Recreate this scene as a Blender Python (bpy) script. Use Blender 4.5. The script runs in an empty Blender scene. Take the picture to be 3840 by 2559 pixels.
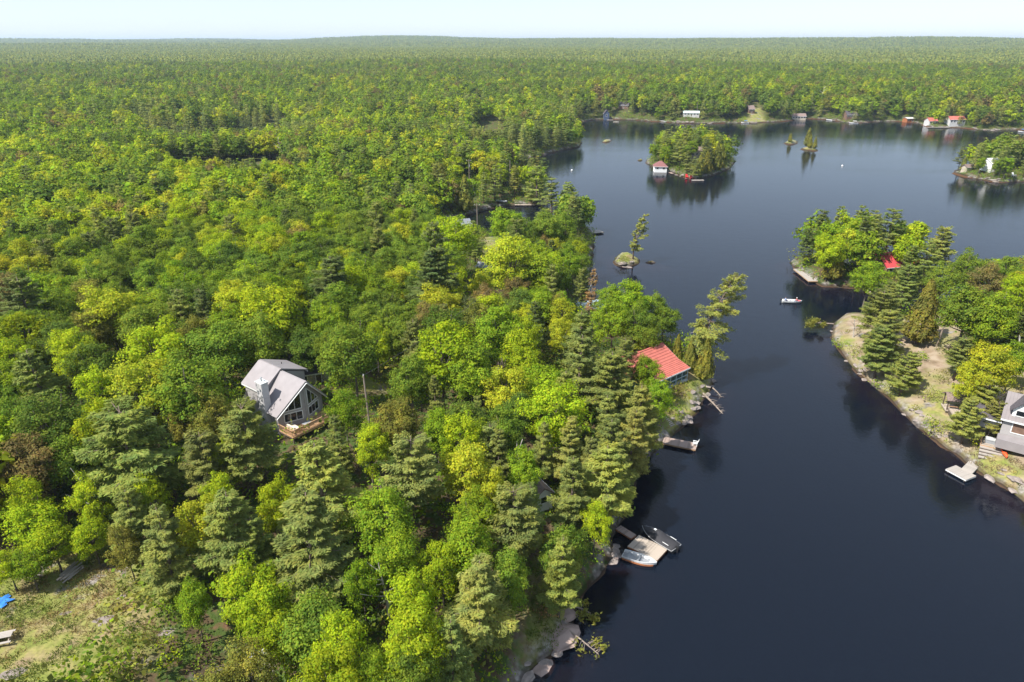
import bpy, math, random
import numpy as np
from mathutils import Vector, Matrix
# ------------------------------------------------------------------ camera, sky, sun, exposure
R = math.radians
SC = bpy.context.scene
COL = SC.collection
CAM_H, FPX, CX, CY, HORIZON = 58.0, 2595.0, 1919.5, 1279.5, 158.0
PITCH = math.atan((CY - HORIZON) / FPX)
cam_d = bpy.data.cameras.new('camera')
cam_d.sensor_fit = 'HORIZONTAL'; cam_d.sensor_width = 36.0; cam_d.lens = 36.0 * FPX / 3840.0
cam_d.clip_start = 0.5; cam_d.clip_end = 40000.0
cam = bpy.data.objects.new('camera', cam_d); COL.objects.link(cam)
cam.location = (0, 0, CAM_H); cam.rotation_euler = (math.pi / 2 - PITCH, 0, 0)
SC.camera = cam

SUN_EL = R(51.0)
SUN_AZ = math.atan2(-0.86, -0.50)            # from the left and a little behind the camera (x, y)
sun_vec = Vector((math.sin(SUN_AZ) * math.cos(SUN_EL), math.cos(SUN_AZ) * math.cos(SUN_EL), math.sin(SUN_EL)))
world = bpy.data.worlds.new('World'); SC.world = world; world.use_nodes = True
wn = world.node_tree.nodes; wl = world.node_tree.links
sky = wn.new('ShaderNodeTexSky'); sky.sky_type = 'NISHITA'; sky.sun_disc = False
sky.sun_elevation = SUN_EL; sky.sun_rotation = SUN_AZ
sky.air_density = 1.0; sky.dust_density = 0.3; sky.ozone_density = 2.5; sky.altitude = 250
veil = wn.new('ShaderNodeMixRGB'); veil.inputs[0].default_value = 0.65; veil.inputs[2].default_value = (3.85, 4.45, 5.35, 1)   # thin even veil of high cloud
wl.new(sky.outputs[0], veil.inputs[1]); wl.new(veil.outputs[0], wn['Background'].inputs[0]); wn['Background'].inputs[1].default_value = 0.106
sun_d = bpy.data.lights.new('sun', 'SUN'); sun_d.energy = 4.6; sun_d.angle = R(0.53); sun_d.color = (1.0, 0.96, 0.90)
sun = bpy.data.objects.new('sun', sun_d); COL.objects.link(sun)
sun.rotation_euler = (-sun_vec).to_track_quat('-Z', 'Y').to_euler(); sun.location = (0, 0, 200)
SC.view_settings.view_transform = 'Standard'; SC.view_settings.look = 'None'
SC.view_settings.exposure = 0.95; SC.view_settings.gamma = 1.0
SC.render.engine = 'CYCLES'
cy = SC.cycles
cy.max_bounces = 8; cy.diffuse_bounces = 4; cy.glossy_bounces = 3; cy.transmission_bounces = 4; cy.transparent_max_bounces = 8; cy.volume_bounces = 0
cy.use_denoising = True; cy.use_adaptive_sampling = False; cy.caustics_reflective = False; cy.caustics_refractive = False
cy.sample_clamp_indirect = 4.0

# ------------------------------------------------------------------ helpers
_c, _s = math.cos(PITCH), math.sin(PITCH)
def at(px, py, z=0.0):
    """world point at height z on the sight line through a pixel of the 3840 x 2559 photograph"""
    u, v = (px - CX) / FPX, (CY - py) / FPX
    d = (u, _c + v * _s, -_s + v * _c)
    t = (z - CAM_H) / d[2]
    return Vector((t * d[0], t * d[1], z))
def depth_of(p): return p[1] * _c - (p[2] - CAM_H) * _s
def to_px(p):
    f = depth_of(p)
    return CX + FPX * p[0] / f, CY - FPX * (p[1] * _s + (p[2] - CAM_H) * _c) / f

def hash2(ix, iy, seed=0):
    h = (ix.astype(np.int64) * 374761393 + iy.astype(np.int64) * 668265263 + seed * 1442695041) & 0x7fffffff
    h = ((h ^ (h >> 13)) * 1274126177) & 0x7fffffff
    return ((h ^ (h >> 16)) & 0xffff) / 65535.0
def vnoise(x, y, seed=0):
    x0, y0 = np.floor(x), np.floor(y); fx, fy = x - x0, y - y0
    fx = fx * fx * (3 - 2 * fx); fy = fy * fy * (3 - 2 * fy)
    a, b = hash2(x0, y0, seed), hash2(x0 + 1, y0, seed); c, d = hash2(x0, y0 + 1, seed), hash2(x0 + 1, y0 + 1, seed)
    return (a * (1 - fx) + b * fx) * (1 - fy) + (c * (1 - fx) + d * fx) * fy
def fbm(x, y, seed=0, octs=3):
    t = 0; a = 0.5; n = 0
    for o in range(octs):
        t = t + a * vnoise(x * 2 ** o, y * 2 ** o, seed + o * 17); n += a; a *= 0.5
    return t / n

class MB:
    """collects simple solids, then links them as one mesh object"""
    def __init__(s): s.v = []; s.f = []
    def add(s, vs, fs):
        o = len(s.v); s.v += [tuple(p) for p in vs]; s.f += [tuple(i + o for i in q) for q in fs]; return s
    def box(s, c, d, rz=0.0, rx=0.0, ry=0.0):
        m = Matrix.Translation(c) @ Matrix.Rotation(rz, 4, 'Z') @ Matrix.Rotation(ry, 4, 'Y') @ Matrix.Rotation(rx, 4, 'X')
        vs = [m @ Vector((x * d[0] / 2, y * d[1] / 2, z * d[2] / 2)) for x in (-1, 1) for y in (-1, 1) for z in (-1, 1)]
        return s.add(vs, [(0, 1, 3, 2), (4, 6, 7, 5), (0, 4, 5, 1), (2, 3, 7, 6), (0, 2, 6, 4), (1, 5, 7, 3)])
    def slab(s, pts, t):
        """flat polygon thickened by t along its normal (downwards / inwards)"""
        p = [Vector(q) for q in pts]; n = Vector((0, 0, 0))
        for i in range(len(p)): n += p[i].cross(p[(i + 1) % len(p)])
        n.normalize(); k = len(p); lo = [q - n * t for q in p]
        return s.add(p + lo, [tuple(range(k)), tuple(range(2 * k - 1, k - 1, -1))] + [(i, i + k, (i + 1) % k + k, (i + 1) % k) for i in range(k)])
    def bar(s, a, b, w, h, up=(0, 0, 1)):
        a, b = Vector(a), Vector(b); d = (b - a).normalized(); u = Vector(up); x = d.cross(u)
        if x.length < 1e-4: x = d.cross(Vector((1, 0, 0)))
        x.normalize(); y = x.cross(d)
        vs = [q + x * i * w / 2 + y * j * h / 2 for q in (a, b) for i in (-1, 1) for j in (-1, 1)]
        return s.add(vs, [(0, 1, 3, 2), (4, 6, 7, 5), (0, 4, 5, 1), (2, 3, 7, 6), (0, 2, 6, 4), (1, 5, 7, 3)])
    def tube(s, a, b, r0, r1, n=6):
        a, b = Vector(a), Vector(b); d = (b - a).normalized()
        x = d.cross(Vector((0.31, 0.2, 0.93))); x.normalize(); y = d.cross(x)
        vs = [q + (x * math.cos(2 * math.pi * i / n) + y * math.sin(2 * math.pi * i / n)) * r for q, r in ((a, r0), (b, r1)) for i in range(n)]
        return s.add(vs, [(i, (i + 1) % n, (i + 1) % n + n, i + n) for i in range(n)] + [tuple(range(n - 1, -1, -1)), tuple(range(n, 2 * n))])
    def path(s, pts, r0, r1, n=6):
        """one continuous tapered limb through the points"""
        P_ = [Vector(p) for p in pts]; k = len(P_); rings = []
        for i, p in enumerate(P_):
            d = (P_[min(i + 1, k - 1)] - P_[max(i - 1, 0)]).normalized()
            x = d.cross(Vector((0.31, 0.2, 0.93))); x.normalize(); y = d.cross(x); r = r0 + (r1 - r0) * i / (k - 1)
            rings += [p + (x * math.cos(2 * math.pi * j / n) + y * math.sin(2 * math.pi * j / n)) * r for j in range(n)]
        fs = [(i * n + j, i * n + (j + 1) % n, (i + 1) * n + (j + 1) % n, (i + 1) * n + j) for i in range(k - 1) for j in range(n)]
        return s.add(rings, fs + [tuple(range(n - 1, -1, -1)), tuple(range((k - 1) * n, k * n))])
    def rings(s, rows, cap=True):
        """loft between rows of points (same count), closed round"""
        n = len(rows[0]); fs = []
        for i in range(len(rows) - 1):
            fs += [(i * n + j, i * n + (j + 1) % n, (i + 1) * n + (j + 1) % n, (i + 1) * n + j) for j in range(n)]
        if cap: fs += [tuple(range(n - 1, -1, -1)), tuple(range((len(rows) - 1) * n, len(rows) * n))]
        return s.add([p for r in rows for p in r], fs)
    def mesh(s, name, mat=None, smooth=False):
        me = bpy.data.meshes.new(name); me.from_pydata(s.v, [], s.f); me.update()
        if mat: me.materials.append(mat)
        if smooth: me.polygons.foreach_set('use_smooth', [True] * len(me.polygons))
        return me
    def build(s, name, mat, parent=None, smooth=False, loc=None):
        return link(name, s.mesh(name, mat, smooth), parent, loc)
def link(name, me, parent=None, loc=None, rz=0.0):
    o = bpy.data.objects.new(name, me); COL.objects.link(o)
    if parent is not None: o.parent = parent
    if loc is not None: o.location = loc
    if rz: o.rotation_euler = (0, 0, rz)
    return o
def tag(o, label, cat, group=None):
    o['label'] = label; o['category'] = cat
    if group: o['group'] = group
    return o
def thing(name, label, cat, loc, rz=0.0, group=None):
    o = bpy.data.objects.new(name, None); COL.objects.link(o); o.empty_display_size = 0.2
    o.location = loc; o.rotation_euler = (0, 0, rz)
    return tag(o, label, cat, group)
def structure(o): o['kind'] = 'structure'; return o
def stuff(o): o['kind'] = 'stuff'; return o

# ------------------------------------------------------------------ materials
def mat_base(name):
    m = bpy.data.materials.new(name); m.use_nodes = True
    return m, m.node_tree.nodes, m.node_tree.links, m.node_tree.nodes['Principled BSDF']
def paint(name, col, rough=0.6, var=0.12, scale=2.0, metal=0.0, bump=0.0, bscale=20.0, spec=0.4):
    """plain surface with weathering noise"""
    m, n, l, b = mat_base(name)
    tc = n.new('ShaderNodeTexCoord'); nz = n.new('ShaderNodeTexNoise'); nz.inputs['Scale'].default_value = scale; nz.inputs['Detail'].default_value = 4
    l.new(tc.outputs['Object'], nz.inputs['Vector'])
    rp = n.new('ShaderNodeValToRGB'); rp.color_ramp.elements[0].position = 0.3; rp.color_ramp.elements[1].position = 0.7
    rp.color_ramp.elements[0].color = tuple(c * (1 - var) for c in col) + (1,); rp.color_ramp.elements[1].color = tuple(min(1, c * (1 + var)) for c in col) + (1,)
    l.new(nz.outputs[0], rp.inputs[0]); l.new(rp.outputs[0], b.inputs['Base Color'])
    b.inputs['Roughness'].default_value = rough; b.inputs['Metallic'].default_value = metal; b.inputs['Specular IOR Level'].default_value = spec
    if bump:
        n2 = n.new('ShaderNodeTexNoise'); n2.inputs['Scale'].default_value = bscale; l.new(tc.outputs['Object'], n2.inputs['Vector'])
        bp = n.new('ShaderNodeBump'); bp.inputs['Strength'].default_value = bump; l.new(n2.outputs[0], bp.inputs['Height']); l.new(bp.outputs[0], b.inputs['Normal'])
    return m
def wood(name, col, rough=0.8, var=0.3):
    """boards: each board takes its own shade, with streaks"""
    m, n, l, b = mat_base(name)
    tc = n.new('ShaderNodeTexCoord'); mp = n.new('ShaderNodeMapping'); mp.inputs['Scale'].default_value = (1.0, 9.0, 9.0)
    nz = n.new('ShaderNodeTexNoise'); nz.inputs['Scale'].default_value = 1.5; nz.inputs['Detail'].default_value = 5
    l.new(tc.outputs['Object'], mp.inputs[0]); l.new(mp.outputs[0], nz.inputs['Vector'])
    oi = n.new('ShaderNodeObjectInfo'); ad = n.new('ShaderNodeMath'); ad.operation = 'ADD'
    l.new(nz.outputs[0], ad.inputs[0]); l.new(oi.outputs['Random'], ad.inputs[1])
    rp = n.new('ShaderNodeValToRGB'); rp.color_ramp.elements[0].position = 0.35; rp.color_ramp.elements[1].position = 1.2 / 1.3
    rp.color_ramp.elements[0].color = tuple(c * (1 - var) for c in col) + (1,); rp.color_ramp.elements[1].color = tuple(c * (1 + var) for c in col) + (1,)
    l.new(ad.outputs[0], rp.inputs[0]); l.new(rp.outputs[0], b.inputs['Base Color']); b.inputs['Roughness'].default_value = rough
    return m
def leaf_mat(name, source, sat_var=0.25):
    """leaves: colour of the tree, each leaf a little different, light passing through"""
    m = bpy.data.materials.new(name); m.use_nodes = True; n, l = m.node_tree.nodes, m.node_tree.links; n.clear()
    out = n.new('ShaderNodeOutputMaterial')
    if source == 'object':
        oi = n.new('ShaderNodeObjectInfo'); col = oi.outputs['Color']
    else:
        a = n.new('ShaderNodeAttribute'); a.attribute_name = 'tint'; a.attribute_type = 'INSTANCER' if source == 'instancer' else 'GEOMETRY'; col = a.outputs['Color']
    g = n.new('ShaderNodeNewGeometry')
    hs = n.new('ShaderNodeHueSaturation')
    mr = n.new('ShaderNodeMapRange'); mr.inputs[3].default_value = 0.75; mr.inputs[4].default_value = 1.25
    l.new(g.outputs['Random Per Island'], mr.inputs[0]); l.new(mr.outputs[0], hs.inputs['Value'])
    mu = n.new('ShaderNodeMath'); mu.operation = 'MULTIPLY'; mu.inputs[1].default_value = 7.31; fr = n.new('ShaderNodeMath'); fr.operation = 'FRACT'
    mh = n.new('ShaderNodeMapRange'); mh.inputs[3].default_value = 0.475; mh.inputs[4].default_value = 0.525
    l.new(g.outputs['Random Per Island'], mu.inputs[0]); l.new(mu.outputs[0], fr.inputs[0]); l.new(fr.outputs[0], mh.inputs[0]); l.new(mh.outputs[0], hs.inputs['Hue'])
    # clumps within one crown differ: younger sprays yellower and lighter
    tc = n.new('ShaderNodeTexCoord'); nz = n.new('ShaderNodeTexNoise'); nz.inputs['Scale'].default_value = 0.55; nz.inputs['Detail'].default_value = 2; l.new(tc.outputs['Object'], nz.inputs['Vector'])
    oj = n.new('ShaderNodeObjectInfo'); nz.noise_dimensions = '4D'; mw = n.new('ShaderNodeMath'); mw.operation = 'MULTIPLY'; mw.inputs[1].default_value = 50.0; l.new(oj.outputs['Random'], mw.inputs[0]); l.new(mw.outputs[0], nz.inputs['W'])
    cr = n.new('ShaderNodeValToRGB'); cr.color_ramp.elements[0].position = 0.33; cr.color_ramp.elements[1].position = 0.67; cr.color_ramp.elements[0].color = (0.74, 0.80, 0.95, 1); cr.color_ramp.elements[1].color = (1.30, 1.20, 1.0, 1); l.new(nz.outputs[0], cr.inputs[0])
    mm = n.new('ShaderNodeMixRGB'); mm.blend_type = 'MULTIPLY'; mm.inputs[0].default_value = 1.0; l.new(col, mm.inputs[1]); l.new(cr.outputs[0], mm.inputs[2])
    l.new(mm.outputs[0], hs.inputs['Color'])
    df = n.new('ShaderNodeBsdfDiffuse'); tr = n.new('ShaderNodeBsdfTranslucent'); mx = n.new('ShaderNodeMixShader'); mx.inputs[0].default_value = 0.45
    l.new(hs.outputs[0], df.inputs[0]); l.new(hs.outputs[0], tr.inputs[0]); l.new(df.outputs[0], mx.inputs[1]); l.new(tr.outputs[0], mx.inputs[2])
    l.new(mx.outputs[0], out.inputs[0])
    return m
M = {}
M['leaf'] = leaf_mat('leaf', 'object'); M['leaf_inst'] = leaf_mat('leaf_stand', 'instancer'); M['leaf_vert'] = leaf_mat('leaf_patch', 'vertex')
M['bark'] = paint('bark', (0.13, 0.105, 0.085), 0.9, 0.35, 3.0); M['pine_bark'] = paint('pine_bark', (0.15, 0.11, 0.085), 0.9, 0.3, 3.0)
M['dead_wood'] = paint('dead_wood', (0.42, 0.38, 0.33), 0.85, 0.25, 3.0)
M['white'] = paint('white_paint', (0.70, 0.70, 0.68), 0.5, 0.05); M['grey_wall'] = paint('grey_siding', (0.33, 0.31, 0.30), 0.65, 0.06)
M['metal_roof'] = paint('grey_metal_roof', (0.25, 0.225, 0.225), 0.5, 0.08, 1.0, 0.0); M['chimney'] = paint('chimney_board', (0.46, 0.445, 0.44), 0.6, 0.05)
M['glass'] = paint('window_glass', (0.012, 0.014, 0.016), 0.06, 0.2, 1.0, 0.0, spec=0.5)
M['cedar_deck'] = wood('cedar_deck', (0.33, 0.20, 0.105)); M['grey_plank'] = wood('grey_plank', (0.30, 0.25, 0.20)); M['brown_plank'] = wood('brown_plank', (0.235, 0.175, 0.145))
M['pale_plank'] = wood('pale_plank', (0.31, 0.275, 0.24), 0.8, 0.12); M['dark_wood'] = paint('dark_wood', (0.10, 0.075, 0.055), 0.8, 0.3)
M['red_roof'] = paint('red_roof', (0.41, 0.115, 0.085), 0.75, 0.13, 1.2); M['pink_roof'] = paint('coral_roof', (0.50, 0.06, 0.065), 0.6, 0.08, 1.0)
M['shingle'] = paint('dark_shingle', (0.075, 0.065, 0.07), 0.9, 0.35, 6.0); M['brown_shingle'] = paint('brown_shingle', (0.20, 0.145, 0.125), 0.9, 0.25, 5.0)
M['black'] = paint('black_plastic', (0.018, 0.018, 0.02), 0.45, 0.2); M['charcoal'] = paint('boat_cover', (0.03, 0.029, 0.032), 0.8, 0.15, 4.0)
M['boat_white'] = paint('boat_white', (0.52, 0.52, 0.51), 0.35, 0.06); M['boat_grey'] = paint('boat_inside', (0.27, 0.28, 0.29), 0.6, 0.1); M['rust'] = paint('rust_trim', (0.33, 0.12, 0.045), 0.7, 0.25)
M['blue'] = paint('blue_cloth', (0.03, 0.18, 0.55), 0.7, 0.25, 3.0); M['red'] = paint('red_paint', (0.62, 0.03, 0.04), 0.5, 0.1); M['skin'] = paint('skin', (0.50, 0.30, 0.22), 0.6, 0.05)
M['denim'] = paint('denim', (0.05, 0.08, 0.17), 0.9, 0.15); M['sky_shirt'] = paint('blue_shirt', (0.20, 0.33, 0.55), 0.9, 0.1); M['red_shirt'] = paint('red_shirt', (0.55, 0.07, 0.08), 0.9, 0.1)
M['hair'] = paint('hair', (0.06, 0.04, 0.03), 0.8, 0.2); M['tan'] = paint('tan_wall', (0.42, 0.36, 0.28), 0.7, 0.1); M['brown_wall'] = paint('brown_wall', (0.16, 0.095, 0.065), 0.8, 0.2)
M['blue_wall'] = paint('slate_blue_wall', (0.06, 0.085, 0.14), 0.7, 0.1); M['pale_green_roof'] = paint('pale_green_roof', (0.48, 0.58, 0.54), 0.5, 0.06); M['pale_blue_roof'] = paint('pale_blue_roof', (0.34, 0.44, 0.47), 0.5, 0.1)
M['orange'] = paint('orange_plastic', (0.72, 0.10, 0.03), 0.5, 0.08); M['stone'] = paint('stone', (0.235, 0.195, 0.17), 0.9, 0.4, 0.9, bump=0.6, bscale=4.0)
M['pole'] = paint('pole_wood', (0.24, 0.19, 0.15), 0.85, 0.2); M['wire'] = paint('wire', (0.05, 0.05, 0.05), 0.5, 0.1); M['teal_screen'] = paint('porch_screen', (0.05, 0.085, 0.085), 0.25, 0.2)
M['cushion'] = paint('beige_cushion', (0.62, 0.52, 0.40), 0.9, 0.08); M['green_trim'] = paint('green_trim', (0.10, 0.20, 0.17), 0.6, 0.1)
M['rust_roof'] = paint('faded_red_brown_roof', (0.20, 0.085, 0.08), 0.8, 0.2, 3.0)
M['slate_roof'] = paint('slate_grey_roof', (0.20, 0.21, 0.23), 0.6, 0.15, 2.0)
M['off_white'] = paint('weathered_white', (0.50, 0.49, 0.47), 0.6, 0.1)
M['taupe_roof'] = paint('taupe_metal_roof', (0.19, 0.165, 0.16), 0.6, 0.1, 1.0)
M['pink_stone'] = paint('pink_granite', (0.29, 0.215, 0.18), 0.9, 0.35, 0.8, bump=0.7, bscale=3.0)
# ------------------------------------------------------------------ shorelines (traced, brought down to the water level)
LAKE = [(1500,4200),(1750,3100),(1880,2760),(1930,2640),(1965,2559),(2000,2515),(2060,2470),(2095,2435),(2112,2400),(2142,2340),(2152,2290),(2150,2255),(2195,2215),(2235,2180),(2265,2130),(2300,2095),(2308,2060),(2298,2010),(2322,1975),(2340,1930),(2365,1860),(2390,1790),(2420,1730),(2455,1685),(2482,1656),(2515,1636),(2560,1594),(2600,1557),(2632,1517),(2655,1475),(2672,1440),(2668,1408),(2648,1380),(2655,1350),(2625,1338),(2575,1335),(2540,1318),(2530,1300),(2500,1288),(2465,1262),(2400,1245),(2330,1235),(2260,1218),(2205,1200),(2155,1190),(2168,1150),(2195,1100),(2205,1075),(2215,1040),(2222,1000),(2228,950),(2232,900),(2224,870),(2200,852),(2165,838),(2110,850),(2040,878),(1960,892),(1870,897),(1830,902),(1805,890),(1775,878),(1700,880),(1640,872),(1605,850),(1640,835),(1700,822),(1760,808),(1820,790),(1850,782),(1900,775),(1960,768),(2040,767),(2064,752),(2050,735),(2020,700),(1990,672),(1960,640),(1930,612),(1880,592),(1820,582),(1768,562),(1740,553),(1790,547),(1860,562),(1920,578),(1962,596),(2012,588),(2060,574),(2110,562),(2172,552),(2182,536),(2162,503),(2140,480),(2152,460),
 (2230,450),(2300,449),(2380,451),(2440,457),(2490,458),(2545,464),(2620,464),(2680,463),(2740,461),(2800,463),(2860,460),(2920,457),(2970,453),(3040,446),(3100,450),(3150,456),(3190,463),(3240,460),(3300,456),(3380,456),(3440,462),(3470,474),(3490,482),(3560,480),(3610,480),(3650,485),(3700,492),(3760,488),(3810,484),(3860,490),(4100,500),(4600,512),(5500,520),(5500,4200)]
ISLES = {
 'right_bank': [(3120,1265),(3130,1215),(3165,1185),(3230,1185),(3320,1192),(3430,1168),(3560,1132),(3700,1108),(3900,1092),(4600,1060),(5400,1050),(5400,2250),(4400,2180),(3950,1965),(3840,1885),(3780,1835),(3700,1795),(3640,1755),(3590,1715),(3510,1655),(3440,1600),(3380,1545),(3330,1490),(3270,1450),(3215,1400),(3180,1355),(3150,1310),(3125,1285)],
 'red_roof_island': [(2955,985),(3000,972),(3150,965),(3330,970),(3450,1000),(3520,1050),(3480,1100),(3400,1118),(3300,1108),(3240,1082),(3160,1080),(3090,1074),(3030,1048)],
 'boathouse_island': [(2420,612),(2455,636),(2520,648),(2560,666),(2610,673),(2680,657),(2735,634),(2755,606),(2740,588),(2600,577),(2450,587),(2425,600)],
 'white_cottage_island': [(3575,650),(3620,665),(3700,676),(3740,686),(3840,680),(3950,670),(4000,640),(3900,620),(3700,622),(3590,637)],
 'cedar_islet': [(2934,538),(2955,545),(2990,540),(2988,532),(2960,528)],
 'cedar_islet_2': [(2998,561),(3030,565),(3056,569),(3064,561),(3030,555)],
 'pine_islet': [(2303,985),(2318,999),(2360,1001),(2396,990),(2396,975),(2370,960),(2320,956)],
 'flat_rock': [(2412,986),(2440,991),(2470,988),(2440,982)],
 'reef': [(2240,535),(2270,536),(2298,530),(2280,527)],
 'rock': [(2388,603),(2402,606),(2412,603),(2400,598)],
}
PONDS = [[(600,562),(640,549),(720,546),(760,537),(850,532),(950,526),(985,508),(1060,503),(1065,520),(1040,565),(900,598),(720,598),(630,585)],
         [(1800,453),(1845,462),(1880,459),(1872,450),(1830,447)],
         [(835,2545),(900,2518),(1000,2530),(1030,2559),(1040,2700),(770,2700),(800,2580)]]
def poly(pts): return np.array([at(x, y)[:2] for x, y in pts])
W_LAKE = poly(LAKE); W_ISL = {k: poly(v) for k, v in ISLES.items()}; W_POND = [poly(p) for p in PONDS]
def inside(P, x, y):
    r = np.zeros(x.shape, bool); n = len(P)
    for i in range(n):
        x0, y0 = P[i]; x1, y1 = P[(i + 1) % n]
        if y0 == y1: continue
        c = ((y0 > y) != (y1 > y)) & (x < (x1 - x0) * (y - y0) / (y1 - y0) + x0); r ^= c
    return r
def edge_dist(P, x, y):
    d = np.full(x.shape, 1e12); n = len(P)
    for i in range(n):
        ax, ay = P[i]; bx, by = P[(i + 1) % n]; ex, ey = bx - ax, by - ay
        t = np.clip(((x - ax) * ex + (y - ay) * ey) / (ex * ex + ey * ey), 0, 1)
        d = np.minimum(d, (x - ax - t * ex) ** 2 + (y - ay - t * ey) ** 2)
    return np.sqrt(d)
def shore_dist(x, y):
    """signed distance to the water's edge, positive on land"""
    x = np.asarray(x, float); y = np.asarray(y, float)
    far_ = np.hypot(x, y) > 1500
    if far_.any():
        r = np.full(x.shape, 300.0); r[~far_] = shore_dist(x[~far_], y[~far_]); r[far_ & inside(W_LAKE, x, y)] = -50; return r
    sd = np.where(inside(W_LAKE, x, y), -1.0, 1.0) * edge_dist(W_LAKE, x, y)
    for P in W_POND: sd = np.minimum(sd, np.where(inside(P, x, y), -1.0, 1.0) * edge_dist(P, x, y))
    for P in W_ISL.values(): sd = np.maximum(sd, np.where(inside(P, x, y), 1.0, -1.0) * edge_dist(P, x, y))
    D = np.hypot(x, y); k = np.clip(D / 200.0, 0.6, 2.5)
    return sd + (fbm(x / (5 * k), y / (5 * k), 3) - 0.5) * 2.0 * k
HOUSE = at(1035, 1558, 12).lerp(at(1212, 1477, 12), 0.5)
HOUSE_Z = 8.6
RED = at(2480, 1400, 3.0)
CLEAR = poly([(-1500,2560),(-1200,2300),(-300,2250),(0,2215),(150,2190),(330,2120),(480,2120),(570,2200),(600,2330),(620,2480),(520,2640),(-300,2900),(-1500,2900)])
OPEN_RED = poly([(2490,1652),(2500,1560),(2530,1480),(2560,1420),(2600,1390),(2690,1390),(2690,1480),(2560,1630)])
OPEN_BANK = poly([(3100,1262),(3160,1200),(3230,1215),(3400,1270),(3480,1225),(3600,1245),(3640,1300),(3560,1400),(3530,1470),(3640,1470),(3900,1500),(4000,1990),(3840,1890),(3580,1720),(3400,1580),(3200,1400)])
OPEN_PATH = poly([(1806,925),(1852,925),(1872,1020),(1815,1035)])
OPEN_ROCK = poly([(1985,2190),(2060,2160),(2140,2240),(2155,2330),(2010,2525),(1960,2470),(1990,2380)])
OPEN_FAR = poly([(2790,464),(2830,464),(2870,460),(2830,432),(2815,428)])
OPEN_GREY = poly([(1380,1625),(1470,1625),(1480,1580),(1330,1580)])
OPENS = [CLEAR, OPEN_RED, OPEN_BANK, OPEN_PATH, OPEN_ROCK, OPEN_FAR, OPEN_GREY]
HILLS = [(250, 6500, 700, 16), (900, 7000, 900, 20), (2500, 6800, 700, 18), (2750, 5200, 500, 14), (3400, 7200, 800, 26), (1450, 5200, 900, 26), (2120, 4600, 1300, 24), (1480, 7600, 900, 26), (2900, 7800, 1500, 10), (3100, 4200, 1000, 16), (3700, 4600, 1200, 14), (600, 8000, 2500, 6)]
def height(x, y, d=None):
    x = np.asarray(x, float); y = np.asarray(y, float)
    if d is None: d = shore_dist(x, y)
    D = np.hypot(x, y); l = np.maximum(d, 0)
    z = 0.12 + 0.9 * (1 - np.exp(-l / 0.7)) + 8.5 * (1 - np.exp(-l / 26.0)) + (fbm(x / 18, y / 18, 5) - 0.5) * 3.0 * np.minimum(l / 12, 1) + (fbm(x / 2.2, y / 2.2, 8) - 0.5) * 0.5 * np.minimum(l / 2, 1)
    far = np.clip((D - 600) / 3500, 0, 1)
    z = z + np.minimum(l / 60, 1) * (far * 26 * fbm(x / 900 + 3, y / 900, 11) * 1.1 + np.clip((D - 900) / 6000, 0, 1) * 20 + np.clip((D - 250) / 300, 0, 1) * 7 * (fbm(x / 160, y / 160, 21) - 0.3))
    for px, Dh, w, hh in HILLS:
        a = (px - CX) / FPX; hx, hy = Dh * math.sin(math.atan(a)), Dh * math.cos(math.atan(a))
        z = z + hh * np.exp(-(((x - hx) ** 2) / (w * w) + ((y - hy) ** 2) / (w * w * 0.25)))
    # levelled ground under the two near cottages and in the clearing
    for c, rr, zz in ((HOUSE, 11.0, HOUSE_Z), (Vector((RED.x - 1.5, RED.y, 0)), 7.5, 2.6)):
        k = np.clip(1.6 - np.hypot(x - c.x, y - c.y) / rr, 0, 1) ; k = k * k * (3 - 2 * k)
        z = np.where(l > 0.01, z * (1 - k) + np.minimum(zz, zz * l / 1.2) * k, z)
    cd = np.where(inside(CLEAR, x, y), 1.0, -1.0) * edge_dist(CLEAR, x, y) if np.size(x) < 400000 else np.zeros_like(x) - 99
    k = np.clip((cd + 8) / 10, 0, 1) * np.clip(l / 8, 0, 1)
    z = z * (1 - k) + (3.2 + (fbm(x / 7, y / 7, 31) - 0.5) * 1.2) * k
    bed = -0.05 - 2.6 * (1 - np.exp(np.minimum(d, 0) / 7.0)) - 3.0 * (1 - np.exp(np.minimum(d, 0) / 60.0))
    return np.where(d > 0, z, bed)
GRID = {}
def look(key, x, y):
    """terrain value read off the ground sheet"""
    x = np.atleast_1d(np.asarray(x, float)); y = np.atleast_1d(np.asarray(y, float)); A = GRID[key]
    i = np.clip(np.searchsorted(gx, x) - 1, 0, len(gx) - 2); j = np.clip(np.searchsorted(gy, y) - 1, 0, len(gy) - 2)
    u = (x - gx[i]) / (gx[i + 1] - gx[i]); v = (y - gy[j]) / (gy[j + 1] - gy[j])
    return (A[j, i] * (1 - u) + A[j, i + 1] * u) * (1 - v) + (A[j + 1, i] * (1 - u) + A[j + 1, i + 1] * u) * v
def ground(x, y): return float(look('z', x, y)[0])
def shore(x, y): return float(look('d', x, y)[0])
def on_ground(px, py, extra=0.0):
    """the point where a sight line meets the ground"""
    z = 2.0
    for _ in range(8): p = at(px, py, z); z = 0.5 * z + 0.5 * max(ground(p.x, p.y), 0.0)
    p = at(px, py, z); return Vector((p.x, p.y, max(ground(p.x, p.y), 0.0) + extra))

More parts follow.
